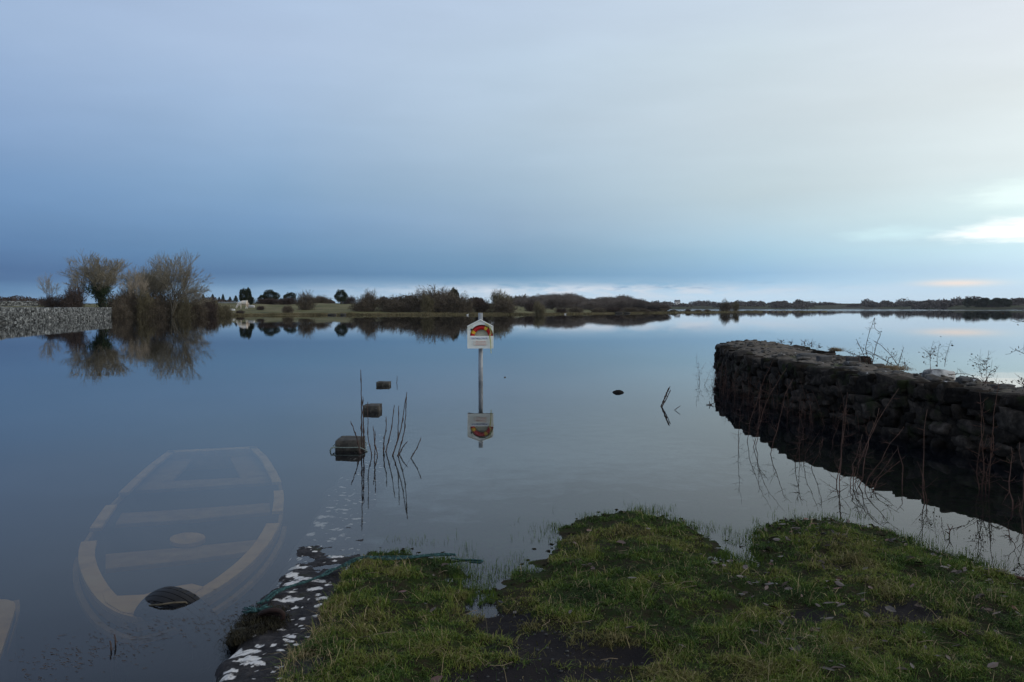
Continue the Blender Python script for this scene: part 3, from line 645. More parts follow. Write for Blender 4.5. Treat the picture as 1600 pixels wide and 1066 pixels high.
clump('drowned_twig', 'small dark sprig in the water just left of the jetty end', 'twig', [[(1110, 633), (1109, 630), (1108, 627)], [(1110, 633), (1113, 631), (1116, 630)], [(1110, 633), (1106, 632), (1103, 632)]], None, cane_m, 'twig', r0=.012)
clump('drowned_twig', 'thin upright twig beyond the farthest stone block', 'twig', [[(620, 598), (620.5, 592), (620.5, 587)]], None, cane_m, 'twig', r0=.008)
V, Fc = rock((.25, .4, .205), 4.4, 8, .1, .1); c = onz(966, 613.5); o = mesh_obj('lake_rock', V, Fc, mat('wet_rock', [(.008, .008, .008), (.022, .02, .018)], 8, .95, .4, spec=.03), None, True, loc=(c[0], c[1], -.062)); tag(o, 'smooth dark rock just breaking the surface right of the lifebuoy pole', 'rock')
V, Fc = rock((.045, .06, .04), 8.4, 3, .2, .1); c = onz(789, 590); o = mesh_obj('lake_rock', V, Fc, M['bark'], None, True, loc=(c[0], c[1], 0)); tag(o, 'tiny dark speck of rock in open water close right of the lifebuoy pole', 'rock')

# ------------------------------------------------------------------ sunken rowing boat
bo = mat('faded_boat_wood', [(.27, .155, .045), (.42, .26, .085), (.46, .31, .12)], 4, .8, .2, .005, 6)
bow_m = mat('boat_boards', [(.17, .10, .035), (.31, .20, .08)], 5, .85, .2, .005)
hull_m = mat('boat_hull', [(.05, .06, .07), (.09, .10, .11)], 3, .8, 0)
def smoothline(P_, n, closed=False):
    P_ = np.asarray(P_, float); d = np.concatenate([[0], np.cumsum(np.linalg.norm(np.diff(P_, axis=0), axis=1))]); tt_ = np.linspace(0, d[-1], n)
    Q_ = np.stack([np.interp(tt_, d, P_[:, k]) for k in range(P_.shape[1])], 1)
    for _ in range(max(2, n // 16)): Q_[1:-1] = (Q_[:-2] + 2 * Q_[1:-1] + Q_[2:]) / 4
    return Q_
ZG = -.10
def z2(pts, z): return np.array([onz(x, y, z) for x, y in pts])
def slab(parent, name, P_, th, m, off, lab=None):
    b = MB(); P_ = np.asarray(P_); k = len(P_); Q_ = P_.copy(); Q_[:, 2] -= th; b.add(np.vstack([P_, Q_]) - off, [tuple(range(k)), tuple(range(2 * k - 1, k - 1, -1))] + [(i, (i + 1) % k, (i + 1) % k + k, i + k)[::-1] for i in range(k)])
    o = b.build(name, m, parent); 
    if lab: tag(o, lab)
    return o
def strip(P_, w_, side, th, off, parent, name, m):
    """plank band of width w_ running inside the line P_"""
    P_ = np.asarray(P_); T = np.gradient(P_, axis=0); T /= np.linalg.norm(T, axis=1, keepdims=True) + 1e-9; Nn = np.stack([-T[:, 1], T[:, 0], T[:, 2] * 0], 1) * side
    I_ = P_ + Nn * w_; k = len(P_); V = np.vstack([P_, I_, P_ - [0, 0, th], I_ - [0, 0, th]]) - off; Fc = []
    for i in range(k - 1): Fc += [(i, i + 1, k + i + 1, k + i), (2 * k + i + 1, 2 * k + i, 3 * k + i, 3 * k + i + 1), (i + 1, i, 2 * k + i, 2 * k + i + 1), (k + i, k + i + 1, 3 * k + i + 1, 3 * k + i)]
    Fc += [(0, k, 3 * k, 2 * k), (k - 1, 3 * k - 1, 4 * k - 1, 2 * k - 1)[::1]]
    return mesh_obj(name, V, Fc, m, parent)
def build_boat():
    off = np.array([*onz(285, 830)[:2], 0]); root = empty('rowing_boat', off); tag(root, 'sunken wooden rowing boat seen through the water, its pale gunwale just under the surface', 'rowing boat')
    left = [(262, 705), (232, 727), (205, 751), (182, 773), (163, 792), (147, 815), (135, 833), (124, 850), (121, 872), (127, 897), (142, 925), (163, 948), (190, 962), (214, 966)]
    right = [(400, 698), (418, 714), (431, 735), (440, 752), (444, 775), (442, 798), (437, 820), (420, 850), (396, 877), (365, 903), (330, 926), (290, 946), (250, 960), (214, 966)]
    Lw, Rw = smoothline(z2(left, ZG), 60), smoothline(z2(right, ZG), 60)
    def part_of(W, y0, y1):
        # piece of the gunwale between two pixel rows
        lo_, hi_ = onz(0, y1, ZG)[1], onz(0, y0, ZG)[1]; return W[(W[:, 1] >= lo_) & (W[:, 1] <= hi_)]
    for W, side, cuts in ((Lw, 1, [(700, 773), (787, 828), (842, 967)]), (Rw, -1, [(690, 755), (765, 801), (817, 967)])):
        for y0, y1 in cuts:
            Wp = part_of(W, y0, y1)
            if len(Wp) < 3: continue
            strip(Wp, .095 if y1 < 900 else .115, side, .03, off, root, 'gunwale', bo)
        strip(W[::1] + [0, 0, -.035], .03, side, .05, off, root, 'inner_rail', bow_m)
        # rubbing strake outside
        strip(part_of(W, 842 if side > 0 else 800, 967) + [0, 0, -.12], -.04, side, .035, off, root, 'rubbing_strake', bow_m)
    # hull: both sides down to a keel line
    ks = np.linspace(0, 1, 60)[:, None]; keel0 = (Lw + Rw) / 2; rows = []
    prof = [(1.0, 0.0), (.97, -.12), (.86, -.28), (.62, -.40), (.25, -.47), (0, -.50)]
    V = []; 
    for f_, z_ in prof: V.append(keel0 + (Lw - keel0) * f_ + [0, 0, z_ - .04])
    for f_, z_ in prof[:-1][::-1]: V.append(keel0 + (Rw - keel0) * f_ + [0, 0, z_ - .04])
    nr = len(V); V = np.concatenate(V) - off; ii = np.arange(nr * 60).reshape(nr, 60)
    Qf = np.stack([ii[:-1, :-1], ii[:-1, 1:], ii[1:, 1:], ii[1:, :-1]], -1).reshape(-1, 4); Fc = [tuple(r_) for r_ in Qf] + [tuple(ii[:, 0])]
    mesh_obj('hull', V, Fc, hull_m, root, True)
    # transom, stern seats, thwarts, breasthook
    zt_ = ZG - .10
    slab(root, 'transom', z2([(262, 704), (400, 697.5), (401, 700.5), (263, 707.5)], ZG + .0), .25, bo, off)
    slab(root, 'stern_seat', z2([(268, 709), (312, 707), (270, 750), (224, 756), (213, 752)], zt_), .03, bow_m, off, 'left stern seat board')
    slab(root, 'stern_seat', z2([(353, 704), (398, 702), (421, 722), (432, 745), (378, 749)], zt_), .03, bow_m, off, 'right stern seat board')
    slab(root, 'thwart', z2([(207, 755), (300, 750), (430, 744), (432, 753), (300, 762), (198, 767)], zt_ + .004), .035, bow_m, off)
    slab(root, 'thwart', z2([(190, 802), (300, 795), (421, 786), (422, 800), (300, 812), (180, 819)], zt_), .035, bow_m, off)
    slab(root, 'thwart', z2([(165, 866), (290, 855), (407, 843), (392, 862), (290, 876), (165, 889)], zt_), .035, bow_m, off)
    slab(root, 'mast_step', z2([(293 + 28 * math.cos(a_), 841 + 9 * math.sin(a_) - 1.5 * math.cos(a_)) for a_ in np.linspace(0, 2 * math.pi, 24, endpoint=False)], ZG - .06), .03, bo, off, 'round pale disc on the centre board')
    slab(root, 'breasthook', z2([(160, 925), (180, 931), (225, 929), (262, 918), (300, 912), (318, 917), (290, 936), (250, 951), (214, 960), (190, 956), (165, 941)][::-1], ZG + .006), .03, bo, off)
    return root
build_boat()
off = np.array([*onz(0, 985)[:2], 0]); root = empty('rowing_boat', off); tag(root, 'corner of a second sunken rowing boat at the left edge of the picture', 'rowing boat')
L2 = smoothline(z2([(-120, 938), (-60, 936), (22, 936), (26, 944), (12, 990), (-6, 1040), (-30, 1100), (-60, 1180)], ZG - .02), 40)
strip(L2, .11, -1, .03, off, root, 'gunwale', bo)
strip(smoothline(z2([(30, 937), (33, 946), (20, 990), (2, 1040), (-20, 1100)], ZG - .1), 20), .05, -1, .03, off, root, 'rubbing_strake', bow_m)
slab(root, 'hull', np.vstack([L2[6:] + [0, 0, -.05], L2[-1:] + [-1.0, 0, -.05]]), .35, hull_m, off)

# ------------------------------------------------------------------ tyre fender
def build_tyre():
    c = onz(267, 939); root = empty('old_tyre', c); tag(root, 'black ribbed tyre poking out of the water above the sunken boat', 'tyre')
    tw = .19; R0 = .30; prof = []      # (axial, radius)
    def pr(u): # tread profile with circumferential grooves
        a_ = u * tw / 2; r_ = R0 - .022 * abs(u) ** 2.2
        for gpos in (-.62, -.22, .22, .62):
            if abs(u - gpos) < .02: r_ -= .006
        return a_, r_
    us = np.linspace(-1, 1, 75); prof = [pr(u) for u in us]
    prof = [(-.075, .17), (-.10, .20), (-.108, .25), (-.102, .272)] + prof + [(.102, .272), (.108, .25), (.10, .20), (.075, .17), (.065, .168), (.09, .21), (.09, .26), (.0, .275), (-.09, .26), (-.09, .21), (-.065, .168)]
    n = len(prof); m_ = 96; V = []
    for i in range(m_):
        a_ = 2 * math.pi * i / m_
        for k, (ax, r_) in enumerate(prof):
            rr = r_ 
            if 4 <= k < 79 and abs(us[k - 4]) > .66 and i % 3 == 0: rr -= .008
            V.append((rr * math.cos(a_), ax, rr * math.sin(a_)))
    Fc = [(i * n + k, i * n + (k + 1) % n, ((i + 1) % m_) * n + (k + 1) % n, ((i + 1) % m_) * n + k) for i in range(m_) for k in range(n)]
    rubber = mat('tyre_rubber', [(.008, .008, .009), (.016, .016, .018)], 12, .6, .3, .003, spec=.2)
    o = mesh_obj('tread', V, Fc, rubber, root, False, loc=(0, .10, -.235)); o.rotation_euler = (math.radians(22), math.radians(8), math.radians(-20))
    b = MB(); b.tube([(-.10, -.075, -.0), (-.03, -.10, .012), (.05, -.085, .02), (.11, -.05, .01), (.13, -.03, -.03)], .006, 5); b.build('lashing', mat('brown_cord', [(.06, .05, .035), (.12, .10, .07)], 30, .9, 0), root, True)
build_tyre()

# ------------------------------------------------------------------ mooring rope on the bank, ring and weed
def twisted(b, P_, r, strands=3, pitch=.06, n=None):
    P_ = smoothline(P_, n or 160); P_ = P_ + np.stack([(fbm(P_ * 4 + q_, 2) - .5) * .05 for q_ in (1, 5, 9)], 1) * [1, 1, .25]; T = np.gradient(P_, axis=0); Lc = np.concatenate([[0], np.cumsum(np.linalg.norm(np.diff(P_, axis=0), axis=1))])
    T /= np.linalg.norm(T, axis=1, keepdims=True); S = np.cross(T, [0, 0, 1]); S /= np.linalg.norm(S, axis=1, keepdims=True); U = np.cross(S, T)
    for s_ in range(strands):
        ph = Lc / pitch * 2 * math.pi + s_ * 2 * math.pi / strands
        b.tube(P_ + (np.cos(ph)[:, None] * S + np.sin(ph)[:, None] * U) * r * .55, r * .58, 5)
rope_px = [(405, 958), (430, 940), (448, 930), (475, 921), (500, 911), (512, 903), (535, 897), (560, 890), (580, 884), (610, 882), (650, 878), (680, 874.5), (706, 873.5)]
def rope_line(shift, seed):
    R = random.Random(seed); out_ = []
    for k, (x, y) in enumerate(rope_px):
        c = onz(x, y); X, Y = c[0], c[1]; gz = float(gheight(np.array([X]), np.array([Y]))[0])
        zq = float(quay_top(Y)) if X < -1.08 else gz
        out_.append((X + shift * .03 * R.uniform(.4, 1.4), Y + shift * .035 * R.uniform(.2, 1.5), max(gz, zq, -.01) + .030))
    return out_
b = MB(); twisted(b, rope_line(0, 1), .0085, pitch=.045); twisted(b, rope_line(1.0, 5), .008, pitch=.04); twisted(b, rope_line(-.6, 9), .006, pitch=.035)
twisted(b, np.array([onz(706, 873.5, .012), onz(724, 875, .006), onz(742, 874.5, .006), onz(757, 875.5, .006), onz(752, 878.5, .006), onz(735, 878, .003)]), .006, n=60)
o = b.build('mooring_rope', teal, None, True); tag(o, 'frayed teal double mooring rope lying from the quay edge across the grass into the water', 'rope')
rust = mat('rusty_iron', [(.007, .004, .0035), (.022, .010, .008), (.012, .008, .007)], 14, .8, .6, .004)
b = MB(); pr_ = [onz(404, 962, .08), onz(412, 956.5, .11), onz(425, 953.5, .125), onz(437, 954.5, .12), onz(443, 960, .10), onz(441, 968, .07)]; b.tube(smoothline(pr_, 30), .014, 8)
pr_ = [onz(405, 966, .06), onz(415, 960, .09), onz(428, 957.5, .10), onz(436, 961, .09)]; b.tube(smoothline(pr_, 20), .012, 8)
o = b.build('mooring_ring', rust, None, True); tag(o, 'rusty iron mooring ring on the quay edge above a clump of weed', 'mooring ring')
# short frayed teal end tied at the ring
b = MB(); R = random.Random(3); c0 = onz(400, 958, .07)
for k in range(26):
    d = np.array([R.uniform(-.10, .06), R.uniform(-.06, .08), R.uniform(-.03, .03)]); b.tube([c0, c0 + d * .5 + [0, 0, .012], c0 + d], .0035, 4)
c9 = onz(425, 950, .07); b.tube([c0, (c0 + c9) / 2 + [0, .01, .012], c9], .012, 6)
o = b.build('frayed_rope_end', teal, None, True); tag(o, 'frayed teal rope end tied to the rusty ring beside the weed clump', 'rope end')
# weed: thousands of little filaments draped over the edge
def blades(P0, L_, W_, D, bend, seed, droop=0.0):
    """P0 base (n,3), L_ length, W_ width, D unit lean direction (n,2)*amount; returns V,F"""
    n = len(P0); rs_ = np.random.RandomState(seed); th = rs_.rand(n) * 2 * np.pi; wx = np.stack([np.cos(th), np.sin(th), np.zeros(n)], 1) * (W_ / 2)[:, None]
    lean = np.concatenate([D, np.zeros((n, 1))], 1)
    up = np.array([0, 0, 1.0])
    mid = P0 + (up * .55 + lean * .35) * L_[:, None]
    tip = P0 + (up * (1 - bend)[:, None] + lean * (.6 + bend)[:, None]) * L_[:, None]
    tip[:, 2] -= droop * L_
    V = np.stack([P0 - wx, P0 + wx, mid + wx * .8, mid - wx * .8, tip], 1).reshape(-1, 3)
    k = np.arange(n)[:, None] * 5
    T3 = np.concatenate([k + [0, 1, 2], k + [0, 2, 3], k + [3, 2, 4]]); return V, T3
rs_ = np.random.RandomState(8); n = 5200
wx_ = np.array([onz(x, y, .02)[:2] for x, y in [(378, 1000), (385, 985), (395, 972), (405, 968), (420, 968), (436, 972), (430, 985), (410, 990), (395, 998), (372, 1003), (400, 980), (415, 978)]])
ci = rs_.randint(0, len(wx_), n); P0 = np.zeros((n, 3)); P0[:, :2] = wx_[ci] + rs_.randn(n, 2) * [.03, .04]
P0[:, 2] = .005 + .05 * rs_.rand(n) + .05 * (fbm2(P0[:, 0], P0[:, 1], 14, 3, 88) - .35) + .02 * np.exp(-((P0[:, 0] + 1.35) / .1) ** 2) ; D = rs_.randn(n, 2) * .7 + [-.5, -.25]
V, T3 = blades(P0, .008 + .03 * rs_.rand(n), .002 + .003 * rs_.rand(n), D, np.full(n, .9), 3, .5)
wm2 = mat('lake_weed', [(.006, .006, .003), (.020, .016, .006), (.04, .034, .012)], 14, .7, 0)
o = mesh_obj('weed_clump', V, T3, wm2); tag(o, 'brown green clump of weed draped over the quay edge under the rusty ring', 'weed')
wr = RB()
for k, (x, y) in enumerate([(380, 998), (392, 982), (408, 974), (426, 975), (402, 990)]):
    V, Fc = rock((.13, .12, .09), k + 2.2, 5, .2, .6); wr.add(V + onz(x, y, .01), Fc)
ob = wr.build('root_mass', wm2, None); ob.parent = o

# ------------------------------------------------------------------ turf
def inpoly_area(n, x0, x1, y0, y1, rs): return rs.rand(n) * (x1 - x0) + x0, rs.rand(n) * (y1 - y0) + y0
def make_grass():
    rs = np.random.RandomState(21); Xs = []; Ys = []
    # dense where it is seen, thinner outside
    n = 900000; Y = 3.4 + 4.4 * rs.rand(n) ** 1.25; X = (rs.rand(n) * 1.36 - .58) * Y * 1.0; Xs.append(X); Ys.append(Y)
    X, Y = inpoly_area(150000, -1.2, 9, -2.5, 3.5, rs); Xs.append(X); Ys.append(Y); X, Y = inpoly_area(110000, 2.2, 8, 3.4, 5.6, rs); Xs.append(X); Ys.append(Y)
    X = np.concatenate(Xs); Y = np.concatenate(Ys); s = sdist(X, Y) + (fbm2(X, Y, 2.2, 4, 1) - .5) * .34 + (fbm2(X, Y, 9, 3, 6) - .5) * .16
    cl = fbm2(X, Y, 9, 4, 51); cl2 = fbm2(X, Y, 2.2, 3, 52); md = mudmask(X, Y)
    dens = np.clip((s + .02) * 9, 0, 1) * (.34 + .66 * np.clip((cl - .42) * 6, 0, 1)) * (1 - .985 * np.clip(md * 1.3, 0, 1))
    emerg = (s < .02) & (s > -.85) ; dens = np.where(emerg, (np.clip(.5 + s * .9, 0, 1) * .05 + 1.6 * np.exp(s / .08)) * (fbm2(X, Y, 3.1, 3, 53) > .49) * (X > -1.0), dens)
    qx = quay_x(Y); dens = np.where(X < np.maximum(qx + .22, -1.10 + (fbm2(X * 0, Y, 4, 3, 41) - .5) * .14) + .0, 0, dens)
    dens = dens * np.clip(9 / (Y ** 1.2 + 1), .3, 1)
    keep = rs.rand(len(X)) < dens * .62; X, Y, s, cl, cl2 = X[keep], Y[keep], s[keep], cl[keep], cl2[keep]
    Z = gheight(X, Y); n = len(X); em = Z < .002
    L_ = (.010 + .020 * rs.rand(n) ** 1.5) * (.7 + 1.3 * np.clip((cl - .4) * 4, 0, 1)); tall = rs.rand(n) < .03; L_ = np.where(tall, L_ * 2.6, L_)
    # long pale tussock patches
    tus = np.zeros(n)
    for (px, py, sx, sy) in [(490, 1000, .12, .35), (1040, 1050, .14, .14), (470, 1055, .12, .2), (1240, 1040, .3, .25), (1500, 960, .35, .3), (870, 960, .08, .08)]:
        c = onz(px, py); tus = np.maximum(tus, np.exp(-((X - c[0]) / sx) ** 2 - ((Y - c[1]) / sy) ** 2))
    lt = rs.rand(n) < tus * .28; L_ = np.where(lt, .04 + .07 * rs.rand(n), L_); L_ = np.where(em, .014 + .05 * rs.rand(n) ** 2 + np.maximum(-Z, 0) * 1.5, L_)
    W_ = np.where(lt | tall | em, .0028, .0042) * (.7 + .6 * rs.rand(n)) * (Y / 5 * .35 + .65)
    D = rs.randn(n, 2) * .75; bend = np.clip(rs.rand(n) * .8, 0, .9); bend = np.where(em, bend * .3, bend); D = np.where(em[:, None], D * .35, D)
    V, T3 = blades(np.stack([X, Y, Z - .004], 1), L_, W_, D, bend, 5)
    hue = np.clip(.30 + (cl2 - .5) * 1.7 + (cl - .5) * 1.1 + rs.randn(n) * .12, 0, .76); straw = rs.rand(n) < (.025 + .40 * tus * (X < 0) + .2 * tus); hue = np.where(straw | (tall & (rs.rand(n) < .4)), .86 + .14 * rs.rand(n), hue)
    hue = np.where(em, .15 + .3 * rs.rand(n), hue)
    gm = mat('turf_blades', [(.025, .047, .012), (.046, .088, .017), (.084, .128, .022), (.15, .175, .032), (.13, .105, .048), (.38, .30, .17)], 1, .75, 0, lo=0, hi=1, attr='hue', spec=.15)
    return mesh_obj('grass', V, T3, gm, attrs={'hue': np.repeat(hue, 5)})
tag(make_grass(), 'short mossy winter grass covering the bank', 'grass', kind='stuff')

# mossy lumps and clods
rs_ = np.random.RandomState(33)
# fallen leaves
n = 1700; X = rs_.rand(n) * 5.2 - .7; Y = 3.7 + rs_.rand(n) * 3.6; s = sdist(X, Y); w_ = np.where(X > 1.35, 1.0, .10) * (s > -.03) * np.clip(fbm2(X, Y, 1.6, 3, 61) * 2.2 - .55, 0, 1); kp = rs_.rand(n) < w_; X, Y = X[kp], Y[kp]; Z = gheight(X, Y) + .022; n = len(X)
V = []; Fc = []; hue = []
for i in range(n):
    Ls = rs_.uniform(.012, .036); Wd = Ls * rs_.uniform(.35, .6); cup = rs_.uniform(-.4, .8) * Ls * .5
    P_ = np.array([(-Ls, 0, 0), (-Ls * .4, Wd, cup * .6), (Ls * .4, Wd * .8, cup), (Ls * 1.1, 0, cup * .3), (Ls * .4, -Wd, cup), (-Ls * .4, -Wd * .9, cup * .5), (0, 0, -cup * .2)])
    E = Matrix.Rotation(rs_.uniform(0, 6.28), 3, 'Z') @ Matrix.Rotation(rs_.uniform(-.5, .5), 3, 'X') @ Matrix.Rotation(rs_.uniform(-.4, .4), 3, 'Y')
    k = len(V); V += list(P_ @ np.array(E).T + [X[i], Y[i], Z[i]]); Fc += [(k + a_, k + (a_ + 1) % 6, k + 6) for a_ in range(6)]; hue += [rs_.rand()] * 7
lm = mat('dead_leaf', [(.015, .010, .008), (.04, .025, .018), (.065, .048, .04), (.10, .085, .078), (.10, .026, .014)], 1, .5, 0, lo=0, hi=1, attr='hue', spec=.4)
o = mesh_obj('fallen_leaves', V, Fc, lm, attrs={'hue': hue}); tag(o, 'dark dead leaves scattered on the right side of the bank', 'leaves', kind='stuff')
# clods and moss tufts at the water's edge
cb = RB(); n = 150; k = 0; tries = 0
while k < n and tries < 6000:
    tries += 1; x = rs_.uniform(-1.0, 3.8); y = rs_.uniform(4.2, 7.7); s = float(sdist(np.array([x]), np.array([y]))[0])
    if not (-.16 < s < .10) : continue
    r_ = rs_.uniform(.004, .015); V, Fc = rock((r_ * 2.6, r_ * 2.2, r_ * 1.6), k * 1.3, 5, .1, .8); z = float(gheight(np.array([x]), np.array([y]))[0]); cb.add(V + [x, y, max(z, -.01) + r_ * .15], Fc); k += 1
o = cb.build('mud_clods', mat('wet_mud', [(.008, .007, .005), (.018, .016, .010), (.022, .028, .009)], 40, .9, .8, .01, spec=.1), None); tag(o, 'wet clods of mud and moss along the water edge', 'mud', kind='stuff')
# pebbles and grit in the bare patch
cb = RB(); 
for k in range(170):
    c = MUD[0][0] if rs_.rand() < .6 else MUD[4][0]; x = c[0] + rs_.randn() * .4; y = c[1] + rs_.randn() * .3
    if mudmask(np.array([x]), np.array([y]))[0] < .4: continue
    r_ = rs_.uniform(.003, .010); V, Fc = rock((r_ * 2, r_ * 2, r_), k * .9, 2, .3, .3); z = float(gheight(np.array([x]), np.array([y]))[0]); cb.add(V + [x, y, z + r_ * .1], Fc)
o = cb.build('gravel', mat('grit', [(.02, .02, .02), (.06, .06, .058)], 20, .8, 0), None); tag(o, 'fine grit in the bare muddy patch', 'gravel', kind='stuff')
# twigs and straw lying about
tb = MB()
for k in range(120):
    x = rs_.uniform(-1.0, 3.6); y = rs_.uniform(3.8, 6.6)
    if sdist(np.array([x]), np.array([y]))[0] < .02: continue
    z = float(gheight(np.array([x]), np.array([y]))[0]) + .03; a_ = rs_.uniform(0, 3.14); l_ = rs_.uniform(.03, .13); tb.tube([(x, y, z), (x + l_ * .5 * math.cos(a_), y + l_ * .5 * math.sin(a_), z + rs_.uniform(-.005, .012)), (x + l_ * math.cos(a_ + .3), y + l_ * math.sin(a_ + .3), z - .008)], .0018, 3)
o = tb.build('leaf_litter', mat('dry_straw', [(.07, .05, .035), (.22, .17, .11)], 6, .9, 0)); tag(o, 'dry stalks and twigs strewn over the turf', 'litter', kind='stuff')
# floating debris near the quay
V = []; Fc = []
for k in range(420):
    u_ = rs_.rand(); px = 40 + 360 * u_ + rs_.randn() * 16; py = 1045 - 95 * u_ ** .9 + rs_.randn() * 16; c = onz(px, min(py, 1062), .003)
    l_ = rs_.uniform(.002, .011) * (3 if rs_.rand() < .07 else 1); a_ = rs_.uniform(-.5, .9); w_ = rs_.uniform(.001, .0025); d = np.array([math.cos(a_), math.sin(a_), 0]); e_ = np.array([-d[1], d[0], 0])
    i = len(V); V += [c - d * l_ - e_ * w_, c + d * l_ - e_ * w_, c + d * l_ + e_ * w_, c - d * l_ + e_ * w_ + [0, 0, .002]]; Fc.append((i, i + 1, i + 2, i + 3))
o = mesh_obj('floating_debris', V, Fc, mat('debris', [(.02, .015, .012), (.07, .05, .04)], 30, .9, 0)); tag(o, 'bits of dead reed floating on the water left of the quay', 'debris', kind='stuff')
for k, (x, y, h_) in enumerate([(173, 1016, .05), (180, 1007, .055)]):
    c = onz(x, y); b = MB(); b.tube([(0, 0, -.3), (.002, 0, h_ * .5), (-.003, 0, h_)], [.005, .004, .0035], 6); o = b.build('reed_stub', cane_m, None, True, loc=tuple(c))
    tag(o, ['nearer of two short dark reed stubs poking from the water bottom left', 'farther of two short dark reed stubs poking from the water bottom left'][k], 'reed stub', 'reed stubs by the sunken boats')

# ------------------------------------------------------------------ bare trees and shrubs (built once, copied)
def segs_to_mesh(S, n=3):
    """S: (k,8) array p0 p1 r0 r1 -> triangular prisms"""
    S = np.asarray(S); p0, p1, r0, r1 = S[:, :3], S[:, 3:6], S[:, 6], S[:, 7]
    d = p1 - p0; d /= np.linalg.norm(d, axis=1, keepdims=True) + 1e-9
    a_ = np.cross(d, np.where(np.abs(d[:, 2:3]) < .9, [[0, 0, 1.0]], [[1.0, 0, 0]])); a_ /= np.linalg.norm(a_, axis=1, keepdims=True); b_ = np.cross(d, a_)
    V = []
    for p, r_ in ((p0, r0), (p1, r1)):
        for k in range(n):
            th = 2 * math.pi * k / n; V.append(p + r_[:, None] * (math.cos(th) * a_ + math.sin(th) * b_))
    V = np.stack(V, 1).reshape(-1, 3); base = np.arange(len(S))[:, None] * 2 * n
    Fq = np.concatenate([base + [k, (k + 1) % n, n + (k + 1) % n, n + k] for k in range(n)]); return V, Fq
def grow(rs, p, d, L_, r_, lev, out_, opt, top):
    n = 3 if lev < 2 else 2
    for i in range(n):
        d2 = d + rs.randn(3) * opt['wob']; d2[2] += opt['up']; d2 /= np.linalg.norm(d2); q_ = p + d2 * L_ / n; rr = r_ * (1 - .28 / n * (i + 1))
        out_.append((lev, *p, *q_, r_ if i == 0 else prev, rr)); prev = rr; p, d = q_, d2
        if i < n - 1 and lev >= opt.get('side', 1) and lev < top: # side shoots
            grow(rs, p, turn(rs, d, opt['spread'] * 1.25), L_ * opt['shr'] * .75, rr * .5, lev + 1, out_, opt, top)
    if lev < top:
        kids = rs.randint(opt['k0'], opt['k1'] + 1)
        for _ in range(kids): grow(rs, p, turn(rs, d, opt['spread']), L_ * opt['shr'] * rs.uniform(.75, 1.15), max(rr * .62, opt['rmin']), lev + 1, out_, opt, top)
def turn(rs, d, ang):
    v = rs.randn(3); v -= d * np.dot(v, d); v /= np.linalg.norm(v); a_ = ang * rs.uniform(.6, 1.3); return d * math.cos(a_) + v * math.sin(a_)
def fit(S, h_, w_):
    S = np.array(S); zmax = S[:, 6].max(); rr = np.percentile(np.hypot(S[:, 4], S[:, 5]), 97) * 2; kx = w_ / rr; kz = h_ / zmax
    for c in (1, 2, 4, 5): S[:, c] *= kx
    for c in (3, 6): S[:, c] *= kz
    return S
def leaf_cloud(P, size, seed):
    rs = np.random.RandomState(seed); n = len(P); a_ = rs.randn(n, 3); a_ /= np.linalg.norm(a_, axis=1, keepdims=True); b_ = np.cross(a_, rs.randn(n, 3)); b_ /= np.linalg.norm(b_, axis=1, keepdims=True)
    sz = size * (.5 + rs.rand(n, 1)); V = np.stack([P - a_ * sz, P + b_ * sz * .55, P + a_ * sz, P - b_ * sz * .55], 1).reshape(-1, 3); return V, np.arange(n * 4).reshape(-1, 4)
def bare_tree(seed, h_, w_, m_tw, m_tr, stems=1, top=6, up=.07, spread=.42, rt=.22, ivy=0.0, trunk_frac=.16, rmin=.012):
    rs = np.random.RandomState(seed); out_ = []; opt = dict(wob=.09, up=up, spread=spread, shr=.82, k0=3, k1=3, rmin=rmin, side=1)
    for k in range(stems):
        a_ = rs.uniform(0, 6.28); t_ = 0 if stems == 1 else rs.uniform(.12, .38); d = np.array([math.cos(a_) * t_, math.sin(a_) * t_, 1.0]); d /= np.linalg.norm(d)
        grow(rs, np.array([math.cos(a_) * .25, math.sin(a_) * .25, 0]) * (stems > 1), d, h_ * trunk_frac * 1.3, rt * (1 if stems == 1 else .6), 0, out_, opt, top)
    S = fit(out_, h_, w_); lv = S[:, 0]; S = S[:, 1:]
    big = lv <= 2; root = empty('bare_tree')
    V, Fq = segs_to_mesh(S[big], 6); V[:, 2] = np.maximum(V[:, 2], -.3); mesh_obj('trunk', V, Fq, m_tr, root, True)
    V, Fq = segs_to_mesh(S[~big], 3); mesh_obj('crown', V, Fq, m_tw, root)
    if ivy:
        tr_ = S[big]; tr_ = tr_[tr_[:, 2] < h_ * ivy]; n = 5500; k = rs.randint(0, len(tr_), n); t_ = rs.rand(n, 1); P = tr_[k, :3] * (1 - t_) + tr_[k, 3:6] * t_ + rs.randn(n, 3) * [.42, .42, .3] * (1 - .6 * (tr_[k, 2:3] / h_))
        V, Fq = leaf_cloud(P, .12, seed); mesh_obj('ivy', V, Fq, M['ivy'], root)
    return root
